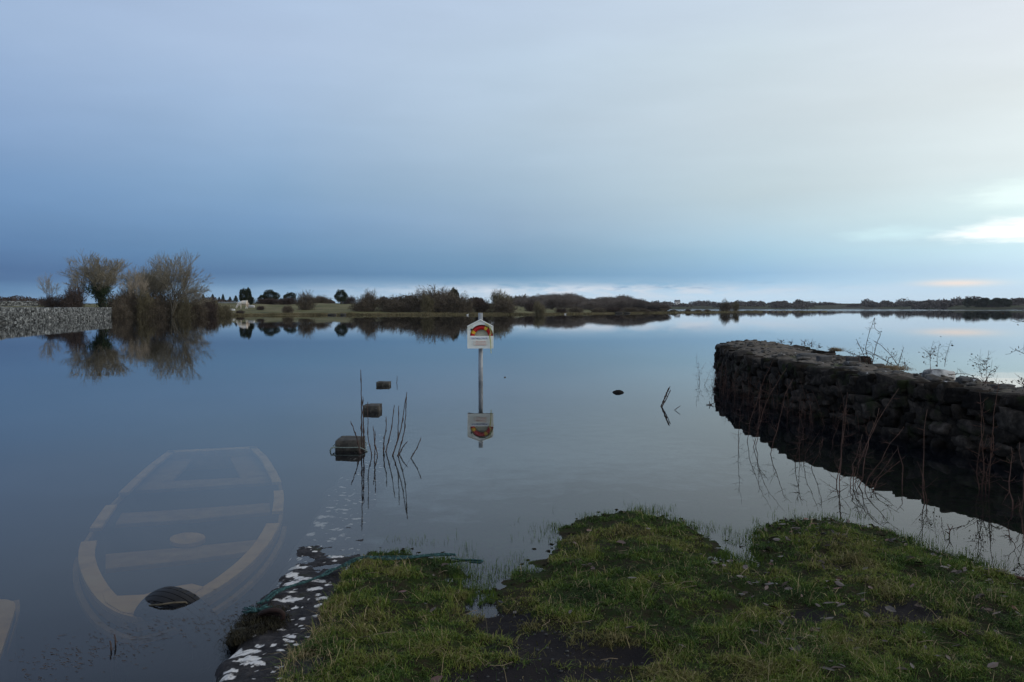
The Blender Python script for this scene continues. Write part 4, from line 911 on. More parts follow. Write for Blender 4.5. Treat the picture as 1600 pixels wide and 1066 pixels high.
def shrub(seed, h_, w_, m_, stems=46, leaf=0, top=3, m_leaf=None, rmin=.012, upright=.0):
    """many stemmed leafless scrub: dense, domed, twiggy outline"""
    rs = np.random.RandomState(seed); out_ = []; opt = dict(wob=.16, up=.05 + upright, spread=.55, shr=.72, k0=2, k1=3, rmin=rmin, side=1)
    for k in range(stems):
        a_ = rs.uniform(0, 6.28); t_ = rs.rand() ** .7 * 1.5; d = np.array([math.cos(a_) * t_, math.sin(a_) * t_, .9]); d /= np.linalg.norm(d)
        grow(rs, np.array([math.cos(a_), math.sin(a_), 0]) * rs.rand() * .35 * w_ / 2, d, h_ * .42 * rs.uniform(.7, 1.1), .035, 0, out_, opt, top)
    S = fit(out_, h_, w_)[:, 1:]; root = empty('scrub_bush')
    V, Fq = segs_to_mesh(S, 3); V[:, 2] = np.maximum(V[:, 2], -.2); mesh_obj('branches', V, Fq, m_, root)
    if leaf:
        v = rs.randn(leaf, 3); v /= np.linalg.norm(v, axis=1, keepdims=True); v[:, 2] = np.abs(v[:, 2]); P = v * (rs.rand(leaf, 1) ** .45) * [w_ * .47, w_ * .47, h_ * .92] * (.42 + .62 * vn(v * 2.3 + seed)[:, None] + .38 * vn(v * 7 + seed)[:, None]) + rs.randn(leaf, 3) * .12; P[:, 2] = np.abs(P[:, 2]); P[:, 2] = np.abs(P[:, 2]); V, Fq = leaf_cloud(P, .075, seed); mesh_obj('twig_tips', V, Fq, m_leaf or m_, root)
    return root
def evergreen(seed, h_, w_, lobes, m_leaf, n=11000, lf=.13, clear=.12):
    rs = np.random.RandomState(seed); root = empty('evergreen_tree'); v = rs.randn(n, 3); v /= np.linalg.norm(v, axis=1, keepdims=True)
    lump = .70 + .55 * vn(v * 2.4 + seed); hz = h_ * (1 - clear) / 2; P = v * (rs.rand(n, 1) ** .28) * lump[:, None] * [w_ / 2, w_ / 2, hz] + [0, 0, h_ * clear + hz]
    P[:, :2] += rs.randn(n, 2) * w_ * .01; P[:, 2] = P[:, 2] * h_ / np.percentile(P[:, 2], 99.8)
    V, Fq = leaf_cloud(P, lf, seed); mesh_obj('crown', V, Fq, m_leaf, root)
    b = MB(); b.tube([(0, 0, -.4), (.05, 0, h_ * .3), (0, .05, h_ * .7)], [w_ * .05, w_ * .04, w_ * .015], 7); b.build('trunk', M['bark'], root, True); return root
def conifer(seed, h_, w_):
    rs = np.random.RandomState(seed); root = empty('conifer_tree'); n = 2600; z = rs.rand(n) ** .8; r_ = (1 - z) ** .8 * w_ / 2 * (.55 + .45 * rs.rand(n)) * (.75 + .25 * np.sin(z * 40)); a_ = rs.rand(n) * 6.28
    P = np.stack([np.cos(a_) * r_, np.sin(a_) * r_, z * h_ * .93 + h_ * .06], 1); V, Fq = leaf_cloud(P, .3, seed); mesh_obj('crown', V, Fq, M['conifer'], root)
    b = MB(); b.tube([(0, 0, -.4), (0, 0, h_ * .95)], [w_ * .05, .03], 6); b.build('trunk', M['bark'], root, True); return root

# ------------------------------------------------------------------ the far land
def dist_of(py): return H * F / (py - 481.0)
# waterline of the far meadow: picture column -> distance
ML = [(-700, 60), (-300, 80), (0, 100), (100, 128), (172, 150), (250, 172), (345, 188), (450, 196), (650, 205), (830, 216), (920, 240), (1000, 270), (1060, 300), (1110, 322), (1160, 338), (1230, 352), (1290, 362)]
def mshore(px): return np.interp(px, [a_ for a_, _ in ML], [b_ for _, b_ in ML])
def mback(px): return np.interp(px, [-700, 940, 985, 1020, 1060, 1160, 1290], [900, 900, 420, mshore(1020) + 40, mshore(1060) + 22, mshore(1160) + 16, mshore(1290) + 5])
def mheight(px, D):
    t_ = np.asarray(D) - mshore(px); wd = mback(px) - mshore(px)
    flat = np.clip((1040 - np.asarray(px)) / 130, 0, 1); rise = np.interp(t_, [-8, -2, 0, 3, 25, 60, 110, 300, 900], [-1.4, -.4, .0, .22, 1.0, 2.6, 3.3, 4.2, 7.0])
    low = np.interp(t_, [-8, -2, 0, 2, 10, 22, 30, 50], [-1.4, -.3, .0, .15, .25, .22, .0, -1.2])
    rise = np.where(rise > 0, rise * np.interp(px, [780, 830], [1, .30]), rise); lf = np.clip((330 - np.asarray(px)) / 130, 0, 1)      # behind the drystone wall the field is level with its foot
    rise = rise * (1 - lf) + lf * np.interp(t_, [-8, -2, 0, 1.2, 30, 120, 900], [-1.4, -.4, -.05, .8, 1.6, 2.6, 6.0])
    z = rise * flat + low * (1 - flat)
    return z
def fx(px, D): return (np.asarray(px) - 800) / F * np.asarray(D)
pcs = np.arange(-700, 1296, 6.0); ts = np.concatenate([[-8, -4, -2, -1, 0, .5, 1, 2, 3.5, 5, 7, 10, 14, 18, 24], np.arange(30, 130, 7), np.geomspace(135, 690, 14)])
PX, TS = np.meshgrid(pcs, ts, indexing='ij'); wd = (mback(PX) - mshore(PX)); TT = np.where(TS > 0, np.minimum(TS * np.minimum(1, wd / 60 + .0), wd), TS)
TT = np.where(PX > 1000, np.where(TS > 0, TS / ts.max() * (wd + 30), TS), TS)
DD = mshore(PX) + TT; XX = fx(PX, DD); ZZ = mheight(PX, DD) + (fbm2(XX, DD, .06, 4, 71) - .5) * np.clip(TT / 40, 0, 1) * 1.4 + (fbm2(XX, DD, .35, 3, 72) - .5) * .25 * np.clip(TT / 3 + .3, 0, 1)
DDw = DD + (fbm2(XX, DD, .12, 4, 73) - .5) * 5
ii = np.arange(PX.size).reshape(PX.shape); Qf = np.stack([ii[:-1, :-1], ii[:-1, 1:], ii[1:, 1:], ii[1:, :-1]], -1).reshape(-1, 4)[:, ::-1]
mm = mat('meadow_turf', [(.065, .065, .030), (.11, .108, .046), (.17, .15, .08), (.085, .088, .036)], .12, .95, .5, .2, 8, .3, .72, spec=.1)
overlay(mm, (.20, .17, .10), 1.1, .50, .66, attr='rim')
overlay(mm, (.07, .05, .035), .35, .60, .70, seed=5)
rim = np.exp(-np.clip(TT, 0, None) / 6.0) * .9
o = mesh_obj('meadow_shore', np.stack([XX.ravel(), DDw.ravel(), ZZ.ravel()], 1), Qf, mm, smooth_=True, attrs={'rim': rim}); tag(o, kind='structure')
# long dry grass fringe along the meadow's edge
rs_ = np.random.RandomState(77); n = 42000; px = 330 + 960 * rs_.rand(n); t_ = np.abs(rs_.randn(n)) * 2.2; D = mshore(px) + t_; X = fx(px, D); Y = D + (fbm2(X, D, .12, 4, 73) - .5) * 5; Z = mheight(px, D) + (fbm2(X, D, .35, 3, 72) - .5) * .15
V, T3 = blades(np.stack([X, Y, np.maximum(Z, -.1)], 1), .2 + .45 * rs_.rand(n) * fbm2(X, D, .3, 3, 78) * 1.6, .04 + .05 * rs_.rand(n), rs_.randn(n, 2) * .5, rs_.rand(n) * .5, 7)
o = mesh_obj('dry_grass', V, T3, mat('dry_grass', [(.10, .09, .045), (.22, .18, .10)], .3, .95, 0)); tag(o, 'fringe of dry pale grass along the far shore of the lake', 'grass', kind='stuff')

# far shore beyond the lake
def far_shore():
    pcs = np.arange(-1500, 3200, 16.0); ts = np.array([-40, 0, 5, 20, 60, 120, 220, 400, 700, 1200.0]); PX, TS = np.meshgrid(pcs, ts, indexing='ij')
    sh = 1500 + 300 * (fbm2(PX * .004, PX * 0, 1, 3, 81) - .5) - np.interp(PX, [1000, 1400, 1500, 3000], [0, 0, 500, 500]); D = sh + TS; X = fx(PX, D)
    Z = np.interp(TS, ts, [-2, 0, .8, 2, 4, 6.5, 9, 11, 12, 10]) * (1 + .5 * (fbm2(PX * .02, TS * .004, 1, 3, 82) - .5)); ii = np.arange(PX.size).reshape(PX.shape)
    m = mat('far_fields', [(.035, .033, .028), (.055, .06, .032), (.05, .044, .038)], .004, .95, 0, detail=3, lo=.35, hi=.65, spec=.05)
    o = mesh_obj('far_shore', np.stack([X.ravel(), D.ravel(), Z.ravel()], 1), np.stack([ii[:-1, :-1], ii[:-1, 1:], ii[1:, 1:], ii[1:, :-1]], -1).reshape(-1, 4)[:, ::-1], m, smooth_=True); tag(o, kind='structure')
far_shore()
def wood_mass(name, label, rows, m_, lf, seed, dens=900):
    """a far wood: rows of (px, D, base z, height, width)"""
    rs = np.random.RandomState(seed); P = []
    for (px, D, z0, h_, w_) in rows:
        c = np.array([fx(px, D), D, z0]); v = rs.randn(dens, 3); v /= np.linalg.norm(v, axis=1, keepdims=True); v[:, 2] = np.abs(v[:, 2]) * 1.0
        P.append(c + v * (rs.rand(dens, 1) ** .3) * [w_ / 2, w_ / 2, h_] * (.72 + .5 * vn(v * 2.2 + px)[:, None]))
    V, Fq = leaf_cloud(np.concatenate(P), lf, seed); o = mesh_obj(name, V, Fq, m_); tag(o, label, 'wood', kind='stuff')
R = random.Random(44)
rows = []
for k in range(150):                               # low wooded far shore, whole width
    px = R.uniform(980, 1700); sh = 1520 - np.interp(px, [1000, 1400, 1500, 3000], [0, 0, 500, 500]); D = sh + R.uniform(20, 260)
    if 1262 < px < 1352 and R.random() < .75: continue
    rows.append((px, D, R.uniform(1, 5) * (D - sh) / 150, R.uniform(6, 13), R.uniform(20, 55)))
for px, y, w_ in ((1120, 472, 30), (1145, 471, 24), (1180, 472, 40), (1220, 471, 30), (1385, 468, 30), (1410, 466.5, 36), (1425, 469, 40), (1445, 470, 30), (1490, 467, 26), (1497, 466, 30), (1590, 469, 30), (1608, 469, 40), (1520, 468, 20)):
    D = 1250 if px > 1460 else 1600; rows.append((px, D, 2, (481 - y) / F * D + H - 2, w_ / F * D))
wood_mass('far_woods', 'low leafless woods along the far shore of the lake', rows, mat('far_twigs', [(.055, .045, .042), (.12, .098, .088)], .01, .95, 0), 1.5, 5, 700)
rows = []
for px in range(-60, 60, 12): rows.append((px, 420 + R.uniform(-20, 20), 3.5, R.uniform(3, 5.5), R.uniform(14, 22)))
for px, y, w_, D in ((600, 465, 30, 420), (618, 464, 30, 430), (640, 461, 34, 420), (500, 466, 30, 400), (515, 468, 22, 400), (430, 466, 60, 420), (350, 468, 40, 400), (325, 465, 40, 380), (700, 463, 60, 460), (745, 463, 30, 400), (812, 461, 34, 520), (835, 461, 30, 500), (790, 462, 40, 500)):
    rows.append((px, D, 3.5, (481 - y) / F * D + H - 3.5, w_ / F * D))
wood_mass('hedgerow_woods', 'dim leafless hedgerow woods behind the meadow', rows, M['twig_dark'], .45, 6, 900)

# ------------------------------------------------------------------ individual trees on the far side
def put(o, px, D, label, cat, group=None, z=None, rz=None, sx=1.0, sz=1.0):
    X = float(fx(px, D)); zz = float(mheight(px, D)) - .1 if z is None else z
    o.location = (X, D, zz); o.rotation_euler = (0, 0, rz if rz is not None else (px * 1.7) % 6.28); o.scale = (sx, sx, sz); tag(o, label, cat, group); return o
T1 = bare_tree(5, 11.8, 11.5, M['twig_olive'], M['bark'], 4, 5, ivy=.40, trunk_frac=.12, up=.09, spread=.44, rmin=.022, rt=.30); T1.name = 'bare_tree'
put(T1, 165, 152, 'round-headed leafless tree with dark ivy up its trunk, behind the end of the drystone wall', 'tree', z=.6)
T2 = bare_tree(8, 13.4, 12.5, M['twig_olive'], M['bark'], 4, 5, up=.07, spread=.42, trunk_frac=.13, rmin=.02)
put(T2, 267, 162, 'tallest olive leafless tree, rightmost of the group on the left shore', 'tree', z=.2)
T3_ = bare_tree(15, 11.6, 10.5, M['twig_olive'], M['bark'], 4, 5, up=.09, spread=.40, trunk_frac=.13, rmin=.02)
put(T3_, 229, 163, 'olive leafless tree with upswept limbs, left of the tallest one', 'tree', z=.2)
T4 = bare_tree(21, 7.4, 4.6, M['twig_pale'], M['bark'], 2, 4, up=.06, spread=.42, rt=.09, trunk_frac=.16, rmin=.016)
put(T4, 75, 150, 'small slender pale tree, leftmost, rising over the drystone wall', 'tree', z=1.0)
T5 = bare_tree(27, 8.6, 5.0, M['twig_pale'], M['bark'], 3, 4, up=.10, spread=.36, rt=.08, trunk_frac=.16, rmin=.016)
put(T5, 129, 150, 'thin pale birch-like tree leaning beside the ivy-clad tree', 'tree', z=1.0)
T1.scale = (1.25, 1.1, 1.0)
c = copy_tree(T5); put(c, 210, 158, 'pale slim tree at the left edge of the tall olive trees', 'tree', z=.2, rz=2.2, sx=1.1, sz=1.1)
c = copy_tree(T3_); put(c, 290, 168, 'lower olive tree spreading right below the tallest tree', 'tree', z=.0, rz=4.0, sx=.8, sz=.68)
c = copy_tree(T3_); put(c, 248, 170, 'olive tree filling the gap between the two tall ones', 'tree', z=.0, rz=1.0, sx=.9, sz=1.02)

SB = [shrub(101, 4.5, 6.0, M['twig_dark'], 70, 6500, rmin=.02), shrub(102, 4.5, 6.0, M['twig_brown'], 70, 5500, rmin=.02), shrub(103, 4.5, 5.0, M['bush_olive'], 60, 2600, upright=.08, rmin=.02), shrub(104, 4.5, 6.0, M['twig_brown'], 80, 9000, rmin=.02, m_leaf=M['twig_brown'])]
used = [False] * len(SB)
def bush(kind, px, ybase, ytop, wpx, D, label, group=None, cat='bush', z=None):
    o = SB[kind] if not used[kind] else copy_tree(SB[kind]); 
    zb = float(mheight(px, D)) - .15 if z is None else z
    ztop = H + (481 - ytop) / F * D; hh = max(ztop - zb, .8); w_ = wpx / F * D; b0 = 5.0 if kind == 2 else 6.0
    used[kind] = True
    o.location = (float(fx(px, D)), D, zb); o.rotation_euler = (0, 0, (px * 2.3) % 6.28); o.scale = (w_ / b0 * 1.05, w_ / b0 * 1.05, hh / 4.5 * 1.02); tag(o, label, cat, group); return o
G1 = 'leafless scrub along the left shore'
for a_ in [(0, 88, 482, 458, 58, 142, 'low dark scrub behind the drystone wall under the slender pale tree'),
           (0, 115, 492, 441, 36, 140, 'spiky dark bush spilling over the top of the drystone wall', None, 'bush', .7),
           (1, 184, 496, 453, 44, 156, 'dark bush at the right end of the drystone wall'),
           (1, 200, 496, 446, 46, 160, 'grey brown bush below the left of the tall olive trees'),
           (1, 232, 496, 458, 52, 160, 'dense dark bush under the tall olive trees at the waterline'),
           (2, 226, 496, 452, 34, 158, 'olive twiggy bush standing before the tall olive trees'),
           (3, 268, 495, 456, 50, 165, 'dark wide bush below the tallest olive tree'),
           (2, 284, 495, 463, 36, 164, 'pale olive bush leaning over the water under the tallest tree'),
           (1, 305, 494, 460, 40, 172, 'brown bush right of the tall trees'),
           (0, 322, 493, 463, 36, 176, 'dark domed bush right of the tall trees, nearest the meadow'),
           (2, 330, 493, 466, 40, 180, 'light olive bush at the left end of the meadow shore'),
           (3, 186, 499, 468, 34, 149, 'low dark bush covering the right corner of the drystone wall'),
           (1, 246, 495, 447, 50, 166, 'tall grey bush filling the gap below the two tall olive trees'),
           (2, 350, 494, 474, 34, 184, 'low straggly bush where the meadow meets the water')]:
    bush(*a_)
G2 = 'bushes dotted over the meadow'
for a_ in [(1, 478, 483, 452, 30, 226, 'rounded grey brown bush standing alone on the meadow'),
           (1, 450, 488, 475, 19, 205, 'small low brown bush near the meadow waterline'),
           (0, 376, 489, 484, 15, 196, 'tiny dark tuft of scrub on the meadow bank under the white horse'),
           (0, 407, 482, 477, 14, 222, 'low patch of brown scrub in the middle of the meadow'),
           (0, 388, 474, 462, 20, 285, 'dark scrub beside the dark ivy covered tree'),
           (0, 420, 476, 465, 44, 275, 'reddish brown hedge under the dome of the broad evergreen'),
           (0, 452, 474, 464, 40, 280, 'brown scrub below the small green domed tree'),
           (1, 500, 474, 460, 34, 300, 'brown thicket right of the lone rounded bush'),
           (0, 545, 474, 461, 34, 290, 'brown scrub right of the dark round evergreen'),
           (1, 578, 486, 450, 34, 222, 'tall brown thorn bush, left end of the long thicket'),
           (3, 566, 486, 466, 40, 220, 'low dark skirt of scrub at the left foot of the thicket'),
           (1, 606, 487, 460, 36, 224, 'middling brown bush in the long thicket'),
           (3, 622, 487, 468, 46, 220, 'low reddish scrub in front of the long thicket'),
           (1, 636, 488, 457, 36, 226, 'brown thorn bush left of the biggest thicket dome'),
           (3, 660, 488, 450, 44, 222, 'dark left shoulder of the biggest thicket dome'),
           (1, 684, 488, 444, 56, 226, 'biggest domed thicket of bare thorn on the far shore'),
           (3, 700, 488, 455, 54, 220, 'brown dense front of the biggest thicket dome'),
           (3, 724, 489, 458, 34, 219, 'right shoulder of the biggest thicket, behind the lifebuoy pole'),
           (2, 668, 488, 459, 22, 216, 'olive willow-like bush in front of the biggest thicket'),
           (0, 752, 489, 464, 38, 224, 'dark bush just right of the lifebuoy pole on the far shore'),
           (2, 782, 489, 451, 42, 226, 'spiky topped olive brown bush right of the lifebuoy pole'),
           (3, 788, 489, 464, 40, 219, 'low dark bush at the right end of the long thicket'),
           (2, 842, 490, 469, 24, 214, 'upright olive bush rising from the waterline right of the thicket'),
           (0, 828, 480, 470, 20, 262, 'small dark bush behind the upright waterline bush')]:
    bush(*a_)
E1 = evergreen(201, 7.0, 5.0, 9, M['evergreen'], clear=.05)
def ev(o, px, ytop, wpx, D, label, h0=7.0, w0=5.0, zb=None, cat='tree', group=None):
    zb = float(mheight(px, D)) - .1 if zb is None else zb; hh = H + (481 - ytop) / F * D - zb
    o.location = (float(fx(px, D)), D, zb); o.scale = (wpx / F * D / w0,) * 2 + (hh / h0,); o.rotation_euler = (0, 0, px % 6.28); tag(o, label, cat, group); return o
ev(E1, 381, 451, 14, 265, 'dark narrow evergreen tree behind the white horse, its top hooked right')
c = copy_tree(E1); c = ev(c, 388.5, 449.5, 10, 266, 'small leaning green crown at the top of the narrow evergreen'); 
E2 = evergreen(205, 7.0, 7.5, 14, M['evergreen'], clear=.2)
ev(E2, 424, 453, 26, 280, 'broad dark green domed tree on the meadow skyline', w0=7.5)
ev(copy_tree(E1), 391, 463, 12, 262, 'low dark green bush beside the narrow evergreen')
ev(copy_tree(E2), 411, 461, 16, 278, 'smaller green shoulder left of the broad domed tree', w0=7.5)
ev(copy_tree(E2), 453, 457, 20, 290, 'small green domed tree left of the lone rounded bush', w0=7.5)
ev(copy_tree(E2), 533, 453, 21, 280, 'round dark evergreen standing alone at the meadow edge', w0=7.5)
ev(copy_tree(E1), 709, 450, 18, 232, 'dark green pointed evergreen poking out of the biggest thicket')
C1 = conifer(301, 9, 5)
for k, (px, yt, w_) in enumerate([(318, 458, 10), (333, 457, 10), (343, 460, 7), (349, 458, 8), (360, 461, 8), (369, 458, 10), (668, 461, 8), (806, 459, 8), (812, 458, 8), (820, 459, 8), (799, 460, 8)]):
    o = C1 if k == 0 else copy_tree(C1); ev(o, px, yt + 1.5 + 1.2 * (k % 3), w_ * 1.2, 470 if k < 7 else 560, 'distant dark conifer on the skyline left of the white horse' if k < 6 else ('distant dark conifer seen between the thickets left of the lifebuoy pole' if k == 6 else 'distant dark conifer on the skyline right of the lifebuoy pole'), 9, 5, 5.0, 'conifer', 'distant conifers on the skyline left' if k < 6 else (None if k == 6 else 'distant conifers on the skyline right'))
# wood of bare trees behind the right of the meadow
def wood_tree(seed):
    rs = np.random.RandomState(seed); root = bare_tree(seed, 9, 8.5, M['twig_wood'], M['twig_wood'], 2, 4, up=.03, spread=.5, trunk_frac=.14, rmin=.03); root.name = 'wood_tree'
    n = 5200; v = rs.randn(n, 3); v /= np.linalg.norm(v, axis=1, keepdims=True); P = v * (rs.rand(n, 1) ** .35) * [4.1, 4.1, 3.7] * (.72 + .5 * vn(v * 3 + seed)[:, None]) + [0, 0, 5.0]; P[:, 2] = np.abs(P[:, 2])
    V, Fq = leaf_cloud(P, .12, seed); mesh_obj('fine_twigs', V, Fq, M['twig_wood'], root); return root
W1 = wood_tree(61); W2 = wood_tree(66)
prof_px = [800, 822, 838, 850, 868, 882, 895, 908, 918, 930, 945, 960, 975, 985, 1000, 1012, 1030, 1042]
prof_y = [463, 462, 459, 460, 457, 457, 457, 460, 464, 463, 463, 461, 460, 461, 466, 469, 471, 474]
R = random.Random(7); first = {0: W1, 1: W2}
for k in range(150):
    px = 805 + 235 * ((k * .618) % 1); row = k % 3; D = [470, 400, 345][row] + R.uniform(-20, 20); yt = float(np.interp(px, prof_px, prof_y)) + [0, 3.0, 7][row] + 5 * R.random() ** 2 - .6
    if row == 2 and px < 850: continue
    j = k % 2; o = first.pop(j) if j in first else copy_tree((W1, W2)[j]); zb = float(mheight(px, D)) - .3
    
    if px > 985: D = min(D, mshore(px) + 60 * (1040 - px) / 60 + 20); zb = .2
    hh = H + (481 - yt) / F * D - zb; w_ = R.uniform(20, 32) / F * D
    o.location = (float(fx(px, D)), D, zb); o.scale = (w_ / 8.5, w_ / 8.5, max(hh, 1.5) / 9); o.rotation_euler = (0, 0, R.uniform(0, 6.28))
    tag(o, 'grey leafless tree in the wood behind the right of the meadow', 'tree', 'leafless trees of the wood behind the meadow')
# scrub along the spit
R = random.Random(19)
for k, (px, yt, w_) in enumerate([(878, 480, 22), (900, 478, 26), (935, 480, 24), (960, 479, 30), (985, 479, 30), (1002, 481, 28), (1020, 482, 20), (1036, 481, 14), (1052, 483, 14), (1075, 482, 10), (1090, 483.5, 14), (1105, 483, 12), (1168, 485.5, 8), (1180, 485.5, 10)]):
    D = float(mshore(px)) + 4 + (6 if px < 1000 else 2); bush([0, 1, 3][k % 3], px, 0, yt, w_, D, 'low dark bush in the straggling line out along the flooded spit', 'low bushes along the flooded spit')
bush(3, 1133, 0, 467.5, 20, float(mshore(1133)) + 6, 'taller dark pointed bush of the pair out on the spit', None)
bush(2, 1149, 0, 470, 16, float(mshore(1149)) + 6, 'shorter bush, right of the pointed one, out on the spit', None)
for k, px in enumerate([1195, 1205, 1213, 1222, 1230, 1240, 1247, 1281, 1303, 1314]):
    D = dist_of(490.0 - .2 * k / 10) ; V, Fc = rock((R.uniform(1.0, 2.2), 1.0, R.uniform(.5, .9)), k, 3, .3, .4); o = mesh_obj('lake_rock' if k > 6 else 'grass_tussock', V, Fc, M['twig_dark'], None, True, loc=(float(fx(px, 345)), 345, 0))
    tag(o, 'low dark rock breaking the water beyond the end of the spit' if k > 6 else 'dark tussock in the water at the end of the spit', 'rock' if k > 6 else 'tussock', 'rocks beyond the spit' if k > 6 else 'tussocks at the end of the spit')
# dark pines on the far shore, right
PN = evergreen(401, 16, 22, 10, M['evergreen'], 5000, .9, .1)
for k, (px, yt, w_) in enumerate([(1512, 466, 15), (1536, 466, 19), (1556, 466, 18), (1570, 466.5, 18), (1526, 470, 10)]):
    o = PN if k == 0 else copy_tree(PN); ev(o, px, yt, w_, 1060, ['leftmost dark round pine on the far right shore', 'second dark pine from the left on the far right shore', 'third dark pine from the left on the far right shore', 'rightmost broad dark pine on the far right shore', 'small dark pine between the two leftmost far pines'][k], 16, 22, 2.0, 'pine', None)
# house on the far hill
def house():
    D = 1650; c = np.array([fx(1058, D), D, H + (481 - 474.5) / F * D]); root = empty('white_house', c, .15); tag(root, 'white house with a grey roof on the far shore, right of the woods', 'house')
    W = 8 / F * D; hh = 4.2; wl_ = mat('white_render', [(.75, .74, .70), (.82, .80, .77)], .5, .8, 0); rf_ = mat('slate_roof', [(.06, .065, .07), (.11, .11, .12)], .8, .7, .3)
    b = MB(); b.prism([(-W / 2, -4), (W / 2, -4), (W / 2, hh), (-W / 2, hh)], -3.5, 3.5); b.build('wall', wl_, root)
    b = MB(); b.add([(-W / 2 - .3, -4, hh - .1), (W / 2 + .3, -4, hh - .1), (W / 2 + .3, 4, hh - .1), (-W / 2 - .3, 4, hh - .1), (-W / 2 - .3, 0, hh + 3), (W / 2 + .3, 0, hh + 3)], [(0, 1, 5, 4), (2, 3, 4, 5), (1, 2, 5), (3, 0, 4), (3, 2, 1, 0)]); r_ = b.build('roof', rf_, root)
    for sx in (-1, 1): b = MB(); b.box((sx * W * .42, 0, hh + 3), (.9, .8, 2.2)); b.build('chimney', wl_, r_)
    for k in range(4): b = MB(); b.box((-W / 2 + W * (k + .5) / 4, -3.53, 2.0), (1.2, .1, 1.3)); b.build('window', rf_, root)
house()
# low white gate-like building behind the horse
b = MB(); D = 330; w_ = 30 / F * D; b.box((0, 0, 0), (w_, 2, .35)); b.box((0, .2, -.6), (w_ * .98, 1.8, .9)); o = b.build('farm_shed', mat('shed_grey', [(.22, .23, .24), (.36, .37, .38)], .6, .7, 0), None, loc=(float(fx(356, D)), D, H + (481 - 472.5) / F * D)); tag(o, 'long low pale roofed shed behind the bushes left of the white horse', 'shed')
# grazing horse
def horse():
    D = 226.0; z0 = float(mheight(380, D)); off = np.array([fx(380.5, D), D, z0 - .02]); k = 1.55
    P = {'rump': (.62, 0, 1.12), 'loin': (.25, 0, 1.14), 'back': (-.1, 0, 1.10), 'with': (-.42, 0, 1.16), 'chest': (-.62, 0, .98), 'neck': (-.92, 0, .72), 'poll': (-1.12, 0, .46), 'face': (-1.2, 0, .26), 'muz': (-1.22, 0, .10),
         'hipL': (.62, .18, .88), 'hkL': (.72, .18, .50), 'hfL': (.64, .18, .04), 'hipR': (.55, -.18, .88), 'hkR': (.60, -.18, .5), 'hfR': (.50, -.18, .04),
         'shL': (-.50, .17, .80), 'knL': (-.50, .17, .44), 'ffL': (-.50, .17, .04), 'shR': (-.42, -.17, .80), 'knR': (-.36, -.17, .44), 'ffR': (-.36, -.17, .04)}
    Rr = {'rump': .27, 'loin': .28, 'back': .29, 'with': .27, 'chest': .23, 'neck': .16, 'poll': .11, 'face': .10, 'muz': .06, 'hipL': .15, 'hkL': .07, 'hfL': .05, 'hipR': .15, 'hkR': .07, 'hfR': .05, 'shL': .12, 'knL': .06, 'ffL': .05, 'shR': .12, 'knR': .06, 'ffR': .05}
    E = [('rump', 'loin'), ('loin', 'back'), ('back', 'with'), ('with', 'chest'), ('chest', 'neck'), ('neck', 'poll'), ('poll', 'face'), ('face', 'muz'), ('rump', 'hipL'), ('hipL', 'hkL'), ('hkL', 'hfL'), ('rump', 'hipR'), ('hipR', 'hkR'), ('hkR', 'hfR'), ('with', 'shL'), ('shL', 'knL'), ('knL', 'ffL'), ('with', 'shR'), ('shR', 'knR'), ('knR', 'ffR')]
    nm = list(P); me = bpy.data.meshes.new('grazing_horse'); me.from_pydata([tuple(np.array(P[n_]) * k) for n_ in nm], [(nm.index(a_), nm.index(b_)) for a_, b_ in E], [])
    o = bpy.data.objects.new('grazing_horse', me); COL.objects.link(o); md = o.modifiers.new('skin', 'SKIN'); ly = me.skin_vertices[0] if len(me.skin_vertices) else None
    if ly is None: bpy.context.view_layer.objects.active = o; 
    for i, n_ in enumerate(nm): me.skin_vertices[0].data[i].radius = (Rr[n_] * k * (1.45 if P[n_][1] == 0 else 1.2),) * 2; me.skin_vertices[0].data[i].use_root = (n_ == 'loin')
    sb = o.modifiers.new('sub', 'SUBSURF'); sb.levels = 2; sb.render_levels = 2; me.materials.append(mat('white_coat', [(.62, .46, .34), (.74, .66, .58), (.80, .78, .75)], 1.2, .8, 0, lo=.35, hi=.6)); o.location = off
    tag(o, 'white horse grazing with its head down at the left end of the meadow', 'horse')
    dk_ = mat('pale_mane', [(.45, .40, .36), (.6, .55, .5)], 5, .9, 0)
    b = MB(); b.tube(np.array([(.86, 0, 1.15), (.98, 0, .95), (.98, 0, .6), (.94, 0, .4)]) * k, [.05 * k, .07 * k, .08 * k, .03 * k], 7); b.build('tail', dk_, o, True)
    b = MB(); b.tube(np.array([(-.55, 0, 1.30), (-.82, 0, 1.02), (-1.08, 0, .66), (-1.16, 0, .5)]) * k, [.03 * k, .06 * k, .05 * k, .02 * k], 6); b.build('mane', dk_, o, True)
    for s_ in (-1, 1): b = MB(); b.tube(np.array([(-1.10, s_ * .07, .58), (-1.07, s_ * .10, .70)]) * k, [.035 * k, .008 * k], 5); b.build('ear', dk_, o, True)
horse()
wr = mat('white_rock', [(.4, .4, .4), (.6, .6, .6)], 2, .8, .4)
V, Fc = rock((1.9, 1.0, .7), 2.2, 5, .4, .3); D = 240; o = mesh_obj('boulder', V, Fc, wr, None, True, loc=(float(fx(393, D)), D, float(mheight(393, D)) + .1)); tag(o, 'pale boulder lying on the meadow right of the white horse', 'boulder')
V, Fc = rock((2.8, 1.2, .9), 7.2, 5, .4, .3); D = 214; o = mesh_obj('boulder', V, Fc, wr, None, True, loc=(float(fx(359, D)), D, float(mheight(359, D)) + .1)); tag(o, 'pale boulder by the bushes left of the white horse', 'boulder')
